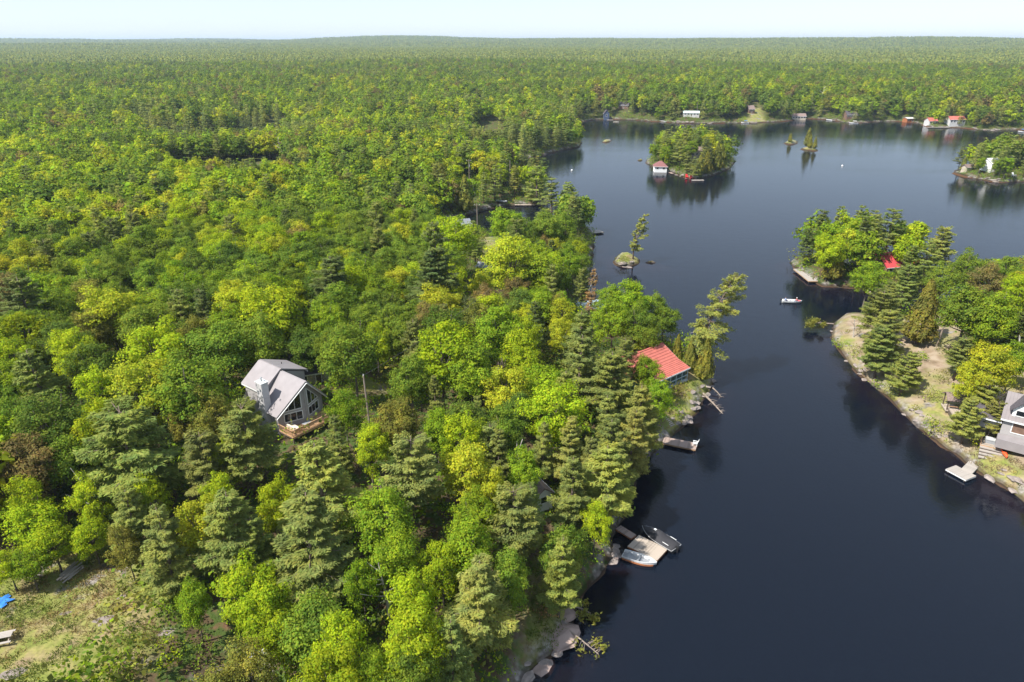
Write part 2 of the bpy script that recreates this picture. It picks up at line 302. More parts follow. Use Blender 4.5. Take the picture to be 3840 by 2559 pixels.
def axis(lo, hi, fine_lo, fine_hi, step, grow):
    mid = list(np.arange(fine_lo, fine_hi + step / 2, step)); a, st = fine_hi, step; up = []
    while a < hi: st *= grow; a += st; up.append(a)
    a, st = fine_lo, step; dn = []
    while a > lo: st *= grow; a -= st; dn.append(a)
    return np.array(dn[::-1] + mid + up)
gx = axis(-11500, 11500, -95, 115, 1.3, 1.045); gy = axis(-200, 12200, 36, 250, 1.3, 1.013)
GX, GY = np.meshgrid(gx, gy); fx, fy = GX.ravel(), GY.ravel()
GD = shore_dist(fx, fy); GZ = height(fx, fy, GD)
ny, nx = GX.shape; GRID['z'] = GZ.reshape(ny, nx); GRID['d'] = GD.reshape(ny, nx)
ii = (np.arange(ny - 1)[:, None] * nx + np.arange(nx - 1)[None, :]).ravel()
quads = np.stack([ii, ii + 1, ii + nx + 1, ii + nx], 1)
def np_mesh(name, co, faces, mats=()):
    me = bpy.data.meshes.new(name); k = faces.shape[1]
    me.vertices.add(len(co)); me.vertices.foreach_set('co', np.ascontiguousarray(co, np.float32).ravel())
    me.loops.add(faces.size); me.loops.foreach_set('vertex_index', faces.astype(np.int32).ravel())
    me.polygons.add(len(faces)); me.polygons.foreach_set('loop_start', (np.arange(len(faces)) * k).astype(np.int32)); me.polygons.foreach_set('loop_total', np.full(len(faces), k, np.int32))
    for m in mats: me.materials.append(m)
    me.update(calc_edges=True); return me
gme = np_mesh('ground', np.stack([fx, fy, GZ], 1), quads)
gme.polygons.foreach_set('use_smooth', np.ones(len(quads), bool))
opn = np.zeros(len(fx))
near = np.hypot(fx, fy) < 900
for P in OPENS:
    e = np.where(inside(P, fx[near], fy[near]), 1.0, -1.0) * edge_dist(P, fx[near], fy[near])
    opn[near] = np.maximum(opn[near], np.clip(0.5 + e / 2.5, 0, 1))
for k in ('pine_islet', 'cedar_islet', 'cedar_islet_2', 'reef', 'flat_rock', 'rock'):
    opn[near] = np.maximum(opn[near], inside(W_ISL[k], fx[near], fy[near]) * 1.0)
bnk = np.zeros(len(fx)); e = np.where(inside(OPEN_BANK, fx[near], fy[near]), 1.0, -1.0) * edge_dist(OPEN_BANK, fx[near], fy[near]); bnk[near] = np.clip(0.5 + e / 3, 0, 1)
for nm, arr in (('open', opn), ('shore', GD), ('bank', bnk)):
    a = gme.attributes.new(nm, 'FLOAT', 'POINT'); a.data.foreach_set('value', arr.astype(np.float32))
def ground_mat():
    m, n, l, b = mat_base('forest_ground'); b.inputs['Roughness'].default_value = 0.95; b.inputs['Specular IOR Level'].default_value = 0.1
    geo = n.new('ShaderNodeNewGeometry')
    def noise(sc, det=5):
        t = n.new('ShaderNodeTexNoise'); t.inputs['Scale'].default_value = sc; t.inputs['Detail'].default_value = det; l.new(geo.outputs['Position'], t.inputs['Vector']); return t.outputs[0]
    def ramp(src, stops):
        r = n.new('ShaderNodeValToRGB'); e = r.color_ramp.elements
        while len(e) < len(stops): e.new(0.5)
        for k, (p, c) in enumerate(stops): e[k].position = p; e[k].color = c + (1,) if len(c) == 3 else c
        l.new(src, r.inputs[0]); return r.outputs[0]
    def mix(f, a, c):
        x = n.new('ShaderNodeMixRGB'); l.new(a, x.inputs[1]); l.new(c, x.inputs[2])
        l.new(f, x.inputs[0]); return x.outputs[0]
    def attr(nm):
        a = n.new('ShaderNodeAttribute'); a.attribute_name = nm; return a.outputs['Fac']
    def rng(src, a, b_, c=0.0, d=1.0):
        r = n.new('ShaderNodeMapRange'); r.inputs[1].default_value = a; r.inputs[2].default_value = b_; r.inputs[3].default_value = c; r.inputs[4].default_value = d; l.new(src, r.inputs[0]); return r.outputs[0]
    def math_(op, a, c):
        x = n.new('ShaderNodeMath'); x.operation = op; l.new(a, x.inputs[0])
        if isinstance(c, float): x.inputs[1].default_value = c
        else: l.new(c, x.inputs[1])
        x.use_clamp = True; return x.outputs[0]
    litter = ramp(noise(0.6), [(0.3, (0.05, 0.04, 0.022)), (0.45, (0.10, 0.07, 0.038)), (0.52, (0.06, 0.09, 0.02)), (0.6, (0.055, 0.085, 0.02)), (0.72, (0.15, 0.085, 0.05))])
    grass = ramp(noise(0.42, 8), [(0.28, (0.21, 0.155, 0.095)), (0.38, (0.25, 0.205, 0.10)), (0.46, (0.235, 0.215, 0.075)), (0.54, (0.19, 0.20, 0.055)), (0.66, (0.155, 0.18, 0.04)), (0.76, (0.24, 0.21, 0.09))])
    speck = ramp(noise(2.6, 6), [(0.35, (0.85, 0.85, 0.85)), (0.65, (1.15, 1.15, 1.1))])
    gm = n.new('ShaderNodeMixRGB'); gm.blend_type = 'MULTIPLY'; gm.inputs[0].default_value = 1.0; l.new(grass, gm.inputs[1]); l.new(speck, gm.inputs[2])
    rock = ramp(noise(1.4, 9), [(0.3, (0.07, 0.062, 0.055)), (0.5, (0.20, 0.18, 0.165)), (0.7, (0.33, 0.30, 0.275))])
    base = mix(attr('open'), litter, gm.outputs[0])
    bare = ramp(noise(0.5, 7), [(0.32, (0.17, 0.12, 0.085)), (0.5, (0.27, 0.20, 0.145)), (0.64, (0.33, 0.26, 0.20))])
    base = mix(math_('MULTIPLY', attr('bank'), rng(noise(0.16, 4), 0.62, 0.42, 0.0, 0.9)), base, bare)
    sh = attr('shore')
    rk_shore = math_('MULTIPLY', rng(sh, 2.2, 0.4), rng(noise(0.35), 0.44, 0.60))
    rk_open = math_('MULTIPLY', attr('open'), rng(noise(0.22, 6), 0.60, 0.66))
    base = mix(math_('MAXIMUM', rk_shore, rk_open), base, rock)
    bed = ramp(rng(sh, 0.0, -9.0), [(0.0, (0.06, 0.042, 0.028)), (0.12, (0.10, 0.05, 0.022)), (0.5, (0.03, 0.018, 0.012)), (1.0, (0.006, 0.006, 0.008))])  # sand to dark muck, with light absorbed by deeper water put into the colour
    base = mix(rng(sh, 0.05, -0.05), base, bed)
    wet = n.new('ShaderNodeMixRGB'); wet.blend_type = 'MULTIPLY'; wet.inputs[2].default_value = (0.45, 0.42, 0.40, 1); l.new(math_('MULTIPLY', rng(sh, 0.55, 0.25), rng(sh, -0.3, 0.0)), wet.inputs[0]); l.new(base, wet.inputs[1])
    l.new(wet.outputs[0], b.inputs['Base Color'])
    bp = n.new('ShaderNodeBump'); bp.inputs['Strength'].default_value = 0.5; bp.inputs['Distance'].default_value = 0.25; l.new(noise(1.8, 6), bp.inputs['Height']); l.new(bp.outputs[0], b.inputs['Normal'])
    return m
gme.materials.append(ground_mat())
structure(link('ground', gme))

# water: clear brown shallows over the lake bed, sky and shore mirrored by small ripples
def water_mat():
    m = bpy.data.materials.new('lake_water'); m.use_nodes = True; n, l = m.node_tree.nodes, m.node_tree.links; n.clear()
    out = n.new('ShaderNodeOutputMaterial'); geo = n.new('ShaderNodeNewGeometry')
    def noise(scale, st, rot):
        mp = n.new('ShaderNodeMapping'); mp.inputs['Scale'].default_value = st; mp.inputs['Rotation'].default_value = (0, 0, rot); l.new(geo.outputs['Position'], mp.inputs[0])
        t = n.new('ShaderNodeTexNoise'); t.inputs['Scale'].default_value = scale; t.inputs['Detail'].default_value = 3; l.new(mp.outputs[0], t.inputs['Vector']); return t.outputs[0]
    b1 = n.new('ShaderNodeBump'); b1.inputs['Strength'].default_value = 0.075; b1.inputs['Distance'].default_value = 0.22; l.new(noise(1.5, (1, 1.7, 1), 0.5), b1.inputs['Height'])
    wnd = noise(0.012, (1, 2.2, 1), 0.3); wr = n.new('ShaderNodeMapRange'); wr.inputs[1].default_value = 0.35; wr.inputs[2].default_value = 0.65; wr.inputs[3].default_value = 0.05; wr.inputs[4].default_value = 0.13; l.new(wnd, wr.inputs[0]); l.new(wr.outputs[0], b1.inputs['Strength'])
    b2 = n.new('ShaderNodeBump'); b2.inputs['Strength'].default_value = 0.055; b2.inputs['Distance'].default_value = 0.6; l.new(noise(0.25, (1, 1.5, 1), -0.4), b2.inputs['Height']); l.new(b1.outputs[0], b2.inputs['Normal'])
    fr = n.new('ShaderNodeFresnel'); fr.inputs['IOR'].default_value = 1.333; l.new(b2.outputs[0], fr.inputs['Normal'])
    gl = n.new('ShaderNodeBsdfGlossy'); gl.inputs['Roughness'].default_value = 0.04; l.new(b2.outputs[0], gl.inputs['Normal'])
    tp = n.new('ShaderNodeBsdfTransparent'); tp.inputs[0].default_value = (0.46, 0.30, 0.17, 1)
    df = n.new('ShaderNodeBsdfDiffuse'); df.inputs[0].default_value = (0.006, 0.011, 0.022, 1)
    mx0 = n.new('ShaderNodeMixShader'); mx0.inputs[0].default_value = 0.5; l.new(tp.outputs[0], mx0.inputs[1]); l.new(df.outputs[0], mx0.inputs[2])
    mx = n.new('ShaderNodeMixShader'); l.new(fr.outputs[0], mx.inputs[0]); l.new(mx0.outputs[0], mx.inputs[1]); l.new(gl.outputs[0], mx.inputs[2]); l.new(mx.outputs[0], out.inputs[0])
    return m
M['water'] = water_mat()
wx = np.linspace(-1200, 3500, 12); wy = np.linspace(-150, 1500, 6); WX, WY = np.meshgrid(wx, wy)
wi = (np.arange(5)[:, None] * 12 + np.arange(11)[None, :]).ravel()
wme = np_mesh('lake', np.stack([WX.ravel(), WY.ravel(), 0 * WX.ravel()], 1), np.stack([wi, wi + 1, wi + 13, wi + 12], 1), (M['water'],))
structure(link('lake_water', wme))
# ------------------------------------------------------------------ tree meshes
RNG = np.random.default_rng(7)
def leaf_quads(cen, nrm, su, sv, rng, axis_dir=None):
    """one small four-cornered leaf spray per centre, facing nrm"""
    n = len(cen)
    nrm = nrm / np.maximum(np.linalg.norm(nrm, axis=1, keepdims=True), 1e-6)
    ref = rng.normal(size=(n, 3)) if axis_dir is None else axis_dir
    u = ref - (ref * nrm).sum(1, keepdims=True) * nrm; u /= np.maximum(np.linalg.norm(u, axis=1, keepdims=True), 1e-6); v = np.cross(nrm, u)
    k_ = rng.uniform(0.6, 1.4, (n, 1)); su = su * k_ * rng.uniform(0.8, 1.2, (n, 1)); sv = sv * k_ * rng.uniform(0.8, 1.2, (n, 1))
    j = lambda: rng.uniform(0.6, 1.25, (n, 1))
    p = np.stack([cen - u * su * j(), cen - v * sv * j(), cen + u * su * j(), cen + v * sv * j()], 1).reshape(-1, 3)
    return p, np.arange(4 * n).reshape(-1, 4)
def broadleaf(seed, clumps, per, size, rx=3.0, rz=3.0, zc=0.0, crad=(0.75, 1.35)):
    rng = np.random.default_rng(seed); C = []; tries = 0
    lob = rng.uniform(0.6, 1.2, 6); pha = rng.uniform(0, 6.28)
    while len(C) < clumps and tries < 4000:
        tries += 1
        d = rng.normal(size=3); d /= np.linalg.norm(d)
        if d[2] < -0.8: continue
        a = (math.atan2(d[1], d[0]) + pha) % 6.2832 / 6.2832 * 6; k = lob[int(a) % 6] * (1 - a % 1) + lob[(int(a) + 1) % 6] * (a % 1)
        r = rng.uniform(0.35, 1.0) ** 0.45 * k; hole = 0.0
        c = np.array([d[0] * rx * r, d[1] * rx * r, d[2] * rz * r * rng.uniform(0.8, 1.15)])
        if all(np.linalg.norm(c - q) > 0.62 for q in C): C.append(c)
    C = np.array(C); P_, N_ = [], []
    for c in C:
        r = rng.uniform(*crad); n = int(per * (r / 1.05) ** 2 * rng.uniform(0.7, 1.2))
        d = rng.normal(size=(n, 3)); d /= np.linalg.norm(d, axis=1, keepdims=True)
        d = d[d[:, 2] > -0.6]; rr = r * rng.uniform(0.5, 1.05, (len(d), 1)) * np.where(rng.random((len(d), 1)) < 0.16, 1.35, 1.0)
        o_ = c / (np.linalg.norm(c) + .1); st = rng.uniform(0.9, 1.7); off_ = d * rr * np.array([1, 1, 0.66]); off_ = off_ + o_ * (off_ @ o_)[:, None] * (st - 1) + rng.normal(size=3) * 0.12
        P_.append(c + off_); N_.append(d * 0.8 + np.array([0, 0, 0.35]) + rng.normal(size=d.shape) * 0.42 + c / rx * 0.35)
    p, f = leaf_quads(np.concatenate(P_), np.concatenate(N_), size, size * 0.8, rng)
    p[:, 2] += zc
    return p, f, C + np.array([0, 0, zc])
def conifer(seed, H, Lmax, whorls, per, size, base=0.25, bend=(0, 0), droop=0.1, top_narrow=0.75, skip=0.12, asym=None, sub=5, uneven=0.45):
    """white pine: tiers of upswept branches with flat sprays of needle tufts"""
    rng = np.random.default_rng(seed); P_, N_, A_, br = [], [], [], []
    for w in range(whorls):
        t = (w + rng.uniform(-0.3, 0.3)) / whorls; t = min(max(t, 0), 1); z = H * (base + (0.985 - base) * t)
        tt = z / H; axis0 = np.array([bend[0] * tt ** 2, bend[1] * tt ** 2, z])
        env = Lmax * ((1 - t) ** top_narrow * 0.92 + 0.10) * (0.72 + 0.28 * min(1, t * 4 + 0.35))
        a0 = rng.uniform(0, 6.28)
        for b in range(sub):
            if rng.random() < skip: continue
            a = a0 + b * 6.2832 / sub + rng.uniform(-0.35, 0.35); L = env * rng.uniform(1 - uneven, 1.12)
            if asym is not None: L *= 1 + asym[2] * (math.cos(a) * asym[0] + math.sin(a) * asym[1])
            rise = (0.34 * t + 0.16 - droop * (1 - t)) * L
            d = np.array([math.cos(a), math.sin(a), 0.0]); s = np.array([-d[1], d[0], 0.0])
            br.append((axis0, axis0 + d * L * 0.9 + np.array([0, 0, rise * 0.9])))
            n = max(4, int(per * (0.25 + L / Lmax)))
            k = rng.uniform(0.22, 1.0, n) ** 0.75; wd = L * 0.29 * np.sin(np.clip(k * 2.6, 0, 3.0)) * rng.uniform(-1, 1, n)
            c = axis0 + d * (L * k)[:, None] + s * wd[:, None]
            c[:, 2] += rise * k ** 1.5 + rng.normal(size=n) * 0.13 - np.abs(wd) * 0.22
            P_.append(c); ax = d * 0.8 + s * (np.sign(wd) * 0.55)[:, None] + rng.normal(size=(n, 3)) * 0.35 + np.array([0, 0, 0.25]); A_.append(ax)
            N_.append(np.array([0, 0, 1.0]) + rng.normal(size=(n, 3)) * 0.38 + d * 0.35)
    p, f = leaf_quads(np.concatenate(P_), np.concatenate(N_), size, size * 0.30, rng, np.concatenate(A_))
    return p, f, br
def cedar(seed, H, Rr, n, size, base=0.08, power=0.8):
    rng = np.random.default_rng(seed); t = rng.uniform(0, 1, n) ** 1.25; a = rng.uniform(0, 6.28, n)
    flu = 1 + 0.16 * np.sin(a * 5 + t * 9 + seed) + 0.12 * np.sin(a * 9 - t * 14)
    prof = np.minimum(1, (t * 5 + 0.35)) * (1 - t) ** power + 0.03; r = Rr * prof * flu * rng.uniform(0.72, 1.05, n)
    c = np.stack([np.cos(a) * r, np.sin(a) * r, H * (base + (1 - base) * t)], 1)
    nr = np.stack([np.cos(a), np.sin(a), 0.55 + 0 * a], 1) + rng.normal(size=(n, 3)) * 0.4
    ax = np.tile(np.array([[0, 0, 1.0]]), (n, 1)) + rng.normal(size=(n, 3)) * 0.35 + np.stack([np.cos(a), np.sin(a), 0 * a], 1) * 0.4
    return leaf_quads(c, nr, size, size * 0.5, rng, ax)
def crown_mesh(name, p, f, mat): return np_mesh(name, p, f, (mat,))

KIND = {}     # kind -> {'near': [(crown mesh, trunk mesh)], 'mid': [...], nominal height, nominal radius}
def trunk_mesh(name, H, r0, limbs, mat, n=6, bend=(0, 0), rtop=0.03):
    m = MB(); rnd = random.Random(hash(name) & 0xffff)
    pts = [(bend[0] * (k / 6) ** 2 + rnd.uniform(-.06, .06) * (0 < k < 6), bend[1] * (k / 6) ** 2 + rnd.uniform(-.06, .06) * (0 < k < 6), H * k / 6 - (0.6 if k == 0 else 0)) for k in range(7)]
    m.path(pts, r0, rtop, n)
    for a, b, r in limbs: m.path([a, [(a[i] + b[i]) / 2 + rnd.uniform(-.1, .1) for i in range(3)], b], r, r * 0.35, 4)
    return m.mesh(name, mat, True)
def make_broad(kind, seeds, rx, rz, H, tone_gap=1.0):
    KIND[kind] = dict(H=H, Rr=rx + 0.6, near=[], mid=[])
    for i, sd in enumerate(seeds):
        for lod, (cl, per, sz, cr) in dict(near=(84, 320, 0.122, (0.45, 1.15)), mid=(56, 80, 0.26, (0.6, 1.3))).items():
            p, f, C = broadleaf(sd, int(cl * tone_gap), per, sz, rx, rz, H - rz - 0.4, cr)
            limbs = []
            for c in C[:: (3 if lod == 'near' else 7)]:
                z0 = H * 0.32 + 0.3 * (c[2] - H * 0.3) * 0.6; limbs.append(((0, 0, max(z0, H * 0.25)), tuple(c), 0.09))
            KIND[kind][lod].append((crown_mesh('crown', p, f, M['leaf']), trunk_mesh('trunk', H * 0.82, 0.19, limbs, M['bark'], 6 if lod == 'near' else 5)))
make_broad('oak', (11, 12, 13), 3.3, 4.3, 12.0)
make_broad('maple', (21, 22, 23), 3.1, 4.1, 11.5, 0.9)
make_broad('bronze', (31, 32), 3.2, 3.9, 11.0, 0.95)
KIND['pine'] = dict(H=18.0, Rr=3.6, near=[], mid=[])
for i, sd in enumerate((41, 42, 43, 44)):
    for lod, (wh, per, sz) in dict(near=(14, 250, 0.21), mid=(12, 80, 0.36)).items():
        p, f, br = conifer(sd, 18.0, 3.6, wh, per, sz, base=(0.25, 0.2, 0.32, 0.22)[i], skip=(0.12, 0.2, 0.22, 0.15)[i], top_narrow=(0.55, 0.7, 0.42, 0.62)[i], sub=7 if lod == 'near' else 6)
        KIND['pine'][lod].append((crown_mesh('crown', p, f, M['leaf']), trunk_mesh('trunk', 17.6, 0.24, [(tuple(a), tuple(b), 0.05) for a, b in br[::2]], M['pine_bark'], 6)))
KIND['cedar'] = dict(H=8.0, Rr=1.9, near=[], mid=[])
for i, sd in enumerate((51, 52)):
    for lod, (n, sz) in dict(near=(4200, 0.21), mid=(1500, 0.34)).items():
        p, f = cedar(sd, 8.0, 1.9, n, sz); KIND['cedar'][lod].append((crown_mesh('crown', p, f, M['leaf']), trunk_mesh('trunk', 6.5, 0.13, [], M['bark'], 5)))

TONES = {  # leaf colours
 'lime green': (0.315, 0.40, 0.02), 'yellow green': (0.39, 0.42, 0.03), 'bright green': (0.215, 0.315, 0.022), 'mid green': (0.18, 0.255, 0.03), 'deep green': (0.13, 0.195, 0.03),
 'bronze brown': (0.225, 0.18, 0.06), 'olive': (0.235, 0.24, 0.045), 'grey green': (0.26, 0.305, 0.078), 'dark green': (0.17, 0.215, 0.064), 'golden green': (0.315, 0.34, 0.08), 'rusty orange': (0.36, 0.235, 0.10)}
KIND_TONES = {'oak': ['bright green', 'mid green', 'mid green', 'deep green'], 'maple': ['lime green', 'lime green', 'yellow green'], 'bronze': ['bronze brown', 'olive', 'olive'], 'pine': ['grey green', 'grey green', 'dark green', 'golden green'], 'cedar': ['olive', 'dark green']}
NAME = {'oak': 'oak_tree', 'maple': 'maple_tree', 'bronze': 'bronze_leaf_tree', 'pine': 'pine_tree', 'cedar': 'cedar_tree'}
WORD = {'oak': 'broadleaf tree', 'maple': 'broadleaf tree', 'bronze': 'broadleaf tree', 'pine': 'pine', 'cedar': 'cedar'}
trees = []     # dict(kind, x, y, z, h, r, tone, listed, label)
def jit(c, rnd, a=0.12):
    k = rnd.uniform(1 - a, 1 + a); return tuple(max(0, v * k * rnd.uniform(0.95, 1.05)) for v in c)

# trees told apart in the photograph: kind letter, crown centre (pixels), crown width (pixels), tone
LIST = """
m 255 1320 180 l;b 352 1222 150 o;m 403 1151 190 y;o 536 1202 200 m;m 577 1294 230 l;o 816 1279 230 m;o 357 1355 180 d;m 378 1447 170 l;p 143 1440 230 g;m 551 1437 250 y;o 689 1447 260 m
p 500 1490 150 g;b 790 1549 180 o;b 689 1570 130 o;o 194 1585 240 d;m 357 1560 170 l;m 352 1636 180 l;p 469 1690 340 g;b 112 1712 230 n;o 240 1712 190 m;p 920 1640 240 g;p 765 1738 200 g;m 842 1728 120 l
m 816 1840 150 l;m 112 1855 140 l;m 332 1855 150 l;m 561 1865 150 l;o 51 1416 160 b;m 20 1330 160 l;o 30 1560 170 m;p 102 1151 200 d;o 204 1151 150 m
m 127 1942 230 l;m 191 2027 180 l;m 340 2006 160 l;m 25 2112 150 l;o 106 2112 150 b;p 489 1945 170 g;b 467 2040 120 o;p 616 2030 240 g;p 850 1985 270 g;m 744 1942 180 y
m 914 2197 230 l;m 956 2325 200 l;o 722 2231 140 b;p 1207 1820 320 o;p 1150 2020 350 g;p 1536 1770 240 g;m 1749 1738 210 y;m 1826 1820 160 y;o 1448 1919 230 b;o 1492 2056 200 b;m 1656 2100 160 l
o 1749 2029 240 b;p 1930 1960 240 g;m 1557 2237 200 l;p 1788 2240 290 o;m 1530 2385 260 l;m 1256 2396 220 l;m 999 2260 220 l;m 1040 2360 190 l;m 1240 2522 240 l;o 1355 2166 150 b;m 1031 1864 150 l;p 960 2030 150 g;o 1530 2511 200 m
p 1690 2450 190 g;o 1400 2500 160 b;o 1323 1306 210 m;m 1410 1270 120 l;o 1216 1204 140 b;p 1247 1070 200 d;m 1308 1051 150 l;o 1430 1077 150 b;p 1630 1050 210 d;m 1017 1153 230 l;p 1104 1210 130 d;o 990 1255 180 m
o 1250 1290 130 m;o 1482 1199 140 m;b 1818 1138 120 n;o 1870 1219 200 b;m 1655 1306 240 l;o 1538 1408 170 m;o 1767 1367 200 b;m 1946 1306 150 l;o 1290 1525 140 b;p 1265 1650 130 g;b 1487 1577 190 o;p 1630 1485 90 g;o 1640 1597 160 b
m 1385 1663 140 l;m 1727 1638 170 l;p 1844 1679 130 g;o 1895 1587 150 m;p 1793 1561 90 g;m 2066 1514 230 l;m 1968 1358 130 l;p 2169 1370 210 g;p 2289 1430 210 g;o 2423 1372 110 b;p 2345 1350 120 g;o 2458 1475 120 b;p 2415 1560 190 o
p 2280 1580 150 g;p 2035 1670 120 g;p 2137 1670 160 o;p 2294 1690 200 g;p 2365 1640 170 o;p 2213 1746 150 g;p 2300 1820 230 o;p 2146 1826 180 g;o 2248 1950 120 l;o 1968 1746 150 b;p 1865 1702 130 g;o 1879 1590 120 m
p 1937 1940 170 g;p 1992 1905 110 g;o 1767 1925 180 b;c 2400 1690 100 o;b 2145 2095 150 o;o 2212 2098 170 m;p 2205 2185 180 o;b 2090 2150 120 o;m 1917 966 240 y;o 2019 998 150 b;b 1824 1128 110 n;b 1933 1087 100 n;b 1980 1040 90 o;m 1952 1128 90 l
m 2105 1175 110 y;m 2105 1250 110 y;p 2009 1210 110 d;o 1878 1211 150 m;m 1955 1253 130 l;p 2175 1262 170 g;o 2290 1120 100 b;o 2369 1110 150 b;o 2299 1185 140 b;o 2385 1205 140 m;o 2430 1245 110 m;o 2105 1135 90 b
p 1754 1192 100 d;m 1811 1068 100 y;p 2132 745 95 g;o 1890 818 130 b;o 2047 835 140 m;o 2120 850 110 m;m 1685 885 170 l;p 1780 892 90 g;p 1969 712 150 g;p 2016 700 110 g;p 2045 715 90 g;c 1805 752 70 o;o 1843 728 70 b
p 3212 825 100 g;p 3340 855 120 g;o 3100 880 100 b;m 3116 945 120 l;m 3180 895 90 y;p 2996 924 75 d;m 3032 962 90 l;c 3140 1022 80 o;o 3248 945 130 b;o 3252 1020 130 b;p 3420 985 100 g;p 3559 935 120 o;p 3711 925 100 o;p 3480 960 90 g
p 3331 1112 110 g;p 3300 1165 160 g;p 3325 1240 170 o;c 3467 1172 130 o;o 3639 1131 220 m;b 3719 1048 140 n;m 3800 1090 130 l;o 3739 1180 180 b;p 3659 1245 110 g;m 3700 1370 180 y;m 3640 1420 120 y;p 3605 1325 120 g;p 3690 1485 150 o;p 3728 1560 100 o;p 3610 1580 130 o
p 3360 1400 120 o;p 3293 1310 150 g;p 3830 1230 120 d;o 3810 1330 110 b;o 3620 1000 130 m;o 3780 1010 120 m;p 3840 930 110 d;o 3540 1040 110 m;p 3400 1060 110 g
p 2440 510 34 g;p 2475 525 34 g;b 2500 540 36 o;o 2450 555 40 b;p 2545 520 40 g;o 2490 580 45 b;p 2530 575 40 g;o 2610 530 36 b;m 2660 525 50 y;o 2600 550 45 b;p 2620 505 40 g;p 2700 540 45 g;o 2720 560 45 b;c 2700 600 50 o;c 2735 600 45 o;p 2560 610 45 g;o 2580 560 40 m;c 2680 620 45 o;p 2540 630 40 g;p 2600 640 36 g;m 2462 600 24 l;c 2650 630 40 o;p 2640 585 45 g;o 2470 560 40 m
p 3590 590 46 d;c 3615 615 24 o;o 3680 610 36 b;p 3770 580 40 d;o 3790 610 44 b;o 3760 630 40 m;p 3690 590 30 g;p 3850 610 40 g;o 3640 630 30 m
c 3010 520 34 o;c 3032 538 22 o;c 3058 543 20 o;c 2960 522 9 o;c 2983 527 9 o
c 2540 1310 50 o;c 2590 1330 60 o;c 2655 1360 80 o;c 2680 1310 60 d;p 700 540 60 d;p 800 520 60 d;p 880 510 60 d;p 1010 490 60 d
"""
TCODE = {'l': 'lime green', 'y': 'yellow green', 'b': 'bright green', 'm': 'mid green', 'd': 'deep green', 'n': 'bronze brown', 'o': 'olive', 'g': 'grey green'}
KCODE = {'m': 'maple', 'b': 'bronze', 'o': 'oak', 'p': 'pine', 'c': 'cedar'}
rnd = random.Random(4)
for row in LIST.replace('\n', ';').split(';'):
    w = row.split()
    if len(w) != 5: continue
    kind = KCODE[w[0]]; px, py, wp = float(w[1]), float(w[2]), float(w[3]); K = KIND[kind]
    tone = TCODE[w[4]]
    if kind == 'pine': tone = {'olive': 'golden green', 'deep green': 'dark green'}.get(tone, tone)
    zg = 4.0
    for _ in range(6):
        d = depth_of(at(px, py, zg + 8)); dia = min(max(wp * d / FPX, 1.8), 11.5)
        h = {'oak': 5.5 + dia * 0.95, 'maple': 5.5 + dia * 0.95, 'bronze': 5.0 + dia * 0.9, 'pine': 6.5 + dia * 0.85, 'cedar': 2.2 + dia * 1.7}[kind]
        if px < 430 and py > 1880: h = 1.8 + dia * 0.95
        if px > 3250 and py > 1080 and kind == 'pine': h = 3.5 + dia * 0.95
        p = at(px, py, zg + h * (0.70 if kind in ('oak', 'maple', 'bronze') else 0.62 if kind == 'pine' else 0.5))
        zg = 0.4 * zg + 0.6 * max(ground(p.x, p.y), 0.1)
    x_, y_ = p.x, p.y
    for _ in range(25):                                        # roots stay on dry land
        d0 = shore(x_, y_)
        if d0 > 0.9: break
        gxx, gyy = shore(x_ + .8, y_) - shore(x_ - .8, y_), shore(x_, y_ + .8) - shore(x_, y_ - .8); gl = math.hypot(gxx, gyy) + 1e-6; x_ += .5 * gxx / gl; y_ += .5 * gyy / gl
    zg = max(ground(x_, y_), 0.1)
    trees.append(dict(kind=kind, x=x_, y=y_, z=zg, h=h, r=dia / 2 * 1.08, tone=tone, listed=True))

# houses, docks and water that trees must not stand in front of: pixel box and how far away it is
VIEWS = [((895, 1345, 1225, 1650), 96), ((2335, 1285, 2600, 1520), 130), ((2480, 1380, 2700, 1640), 130), ((1985, 1820, 2060, 1900), 70), ((640, 528, 1040, 575), 330), ((1665, 812, 1835, 880), 220),
         ((1900, 765, 2060, 790), 240), ((1935, 580, 1962, 602), 330), ((1800, 940, 1870, 1030), 200), ((3540, 1470, 3640, 1560), 110), ((3690, 1480, 3840, 1700), 110), ((3560, 1600, 3700, 1830), 105), ((3100, 1215, 3250, 1480), 140),
         ((3290, 945, 3395, 1012), 190), ((3160, 915, 3200, 960), 195), ((2455, 600, 2520, 650), 350), ((2585, 560, 2640, 680), 350), ((3690, 590, 3760, 640), 350), ((2258, 418, 2290, 456), 606), ((2566, 412, 2616, 448), 586), ((2462, 444, 2505, 463), 586),
         ((2802, 400, 2850, 462), 586), ((2972, 412, 3012, 450), 616), ((3165, 425, 3205, 462), 586), ((3380, 435, 3430, 465), 586), ((3465, 430, 3620, 490), 556), ((2324, 400, 2352, 424), 626), ((1808, 448, 1860, 461), 586), ((1355, 1470, 1400, 1640), 90), ((1750, 620, 1775, 700), 280),
         ((2165, 1150, 2240, 1200), 170), ((1775, 1000, 1850, 1030), 180), ((1690, 830, 1740, 860), 215), ((2100, 2350, 2300, 2559), 60), ((2330, 1950, 2560, 2120), 75), ((2480, 1630, 2620, 1700), 95), ((1845, 735, 1890, 770), 250), ((-60, 2180, 560, 2600), 68), ((1405, 2200, 1500, 2330), 60), ((150,2060,320,2200),75)]
def blocked(x, y, z, h, r, kind):
    for frac in (0.45, 0.75, 1.0):
        q = (x, y, z + h * frac); f = depth_of(q); px, py = to_px(q); rp = r * FPX / f * (1.0 if frac < 1 else 0.3)
        dist = math.hypot(x, y)
        for (x0, y0, x1, y1), far in VIEWS:
            if dist < far + 3 and px + rp > x0 and px - rp < x1 and py + rp * 0.8 > y0 and py - rp * 0.8 < y1 and (dist > far * 0.55): return True
    return False
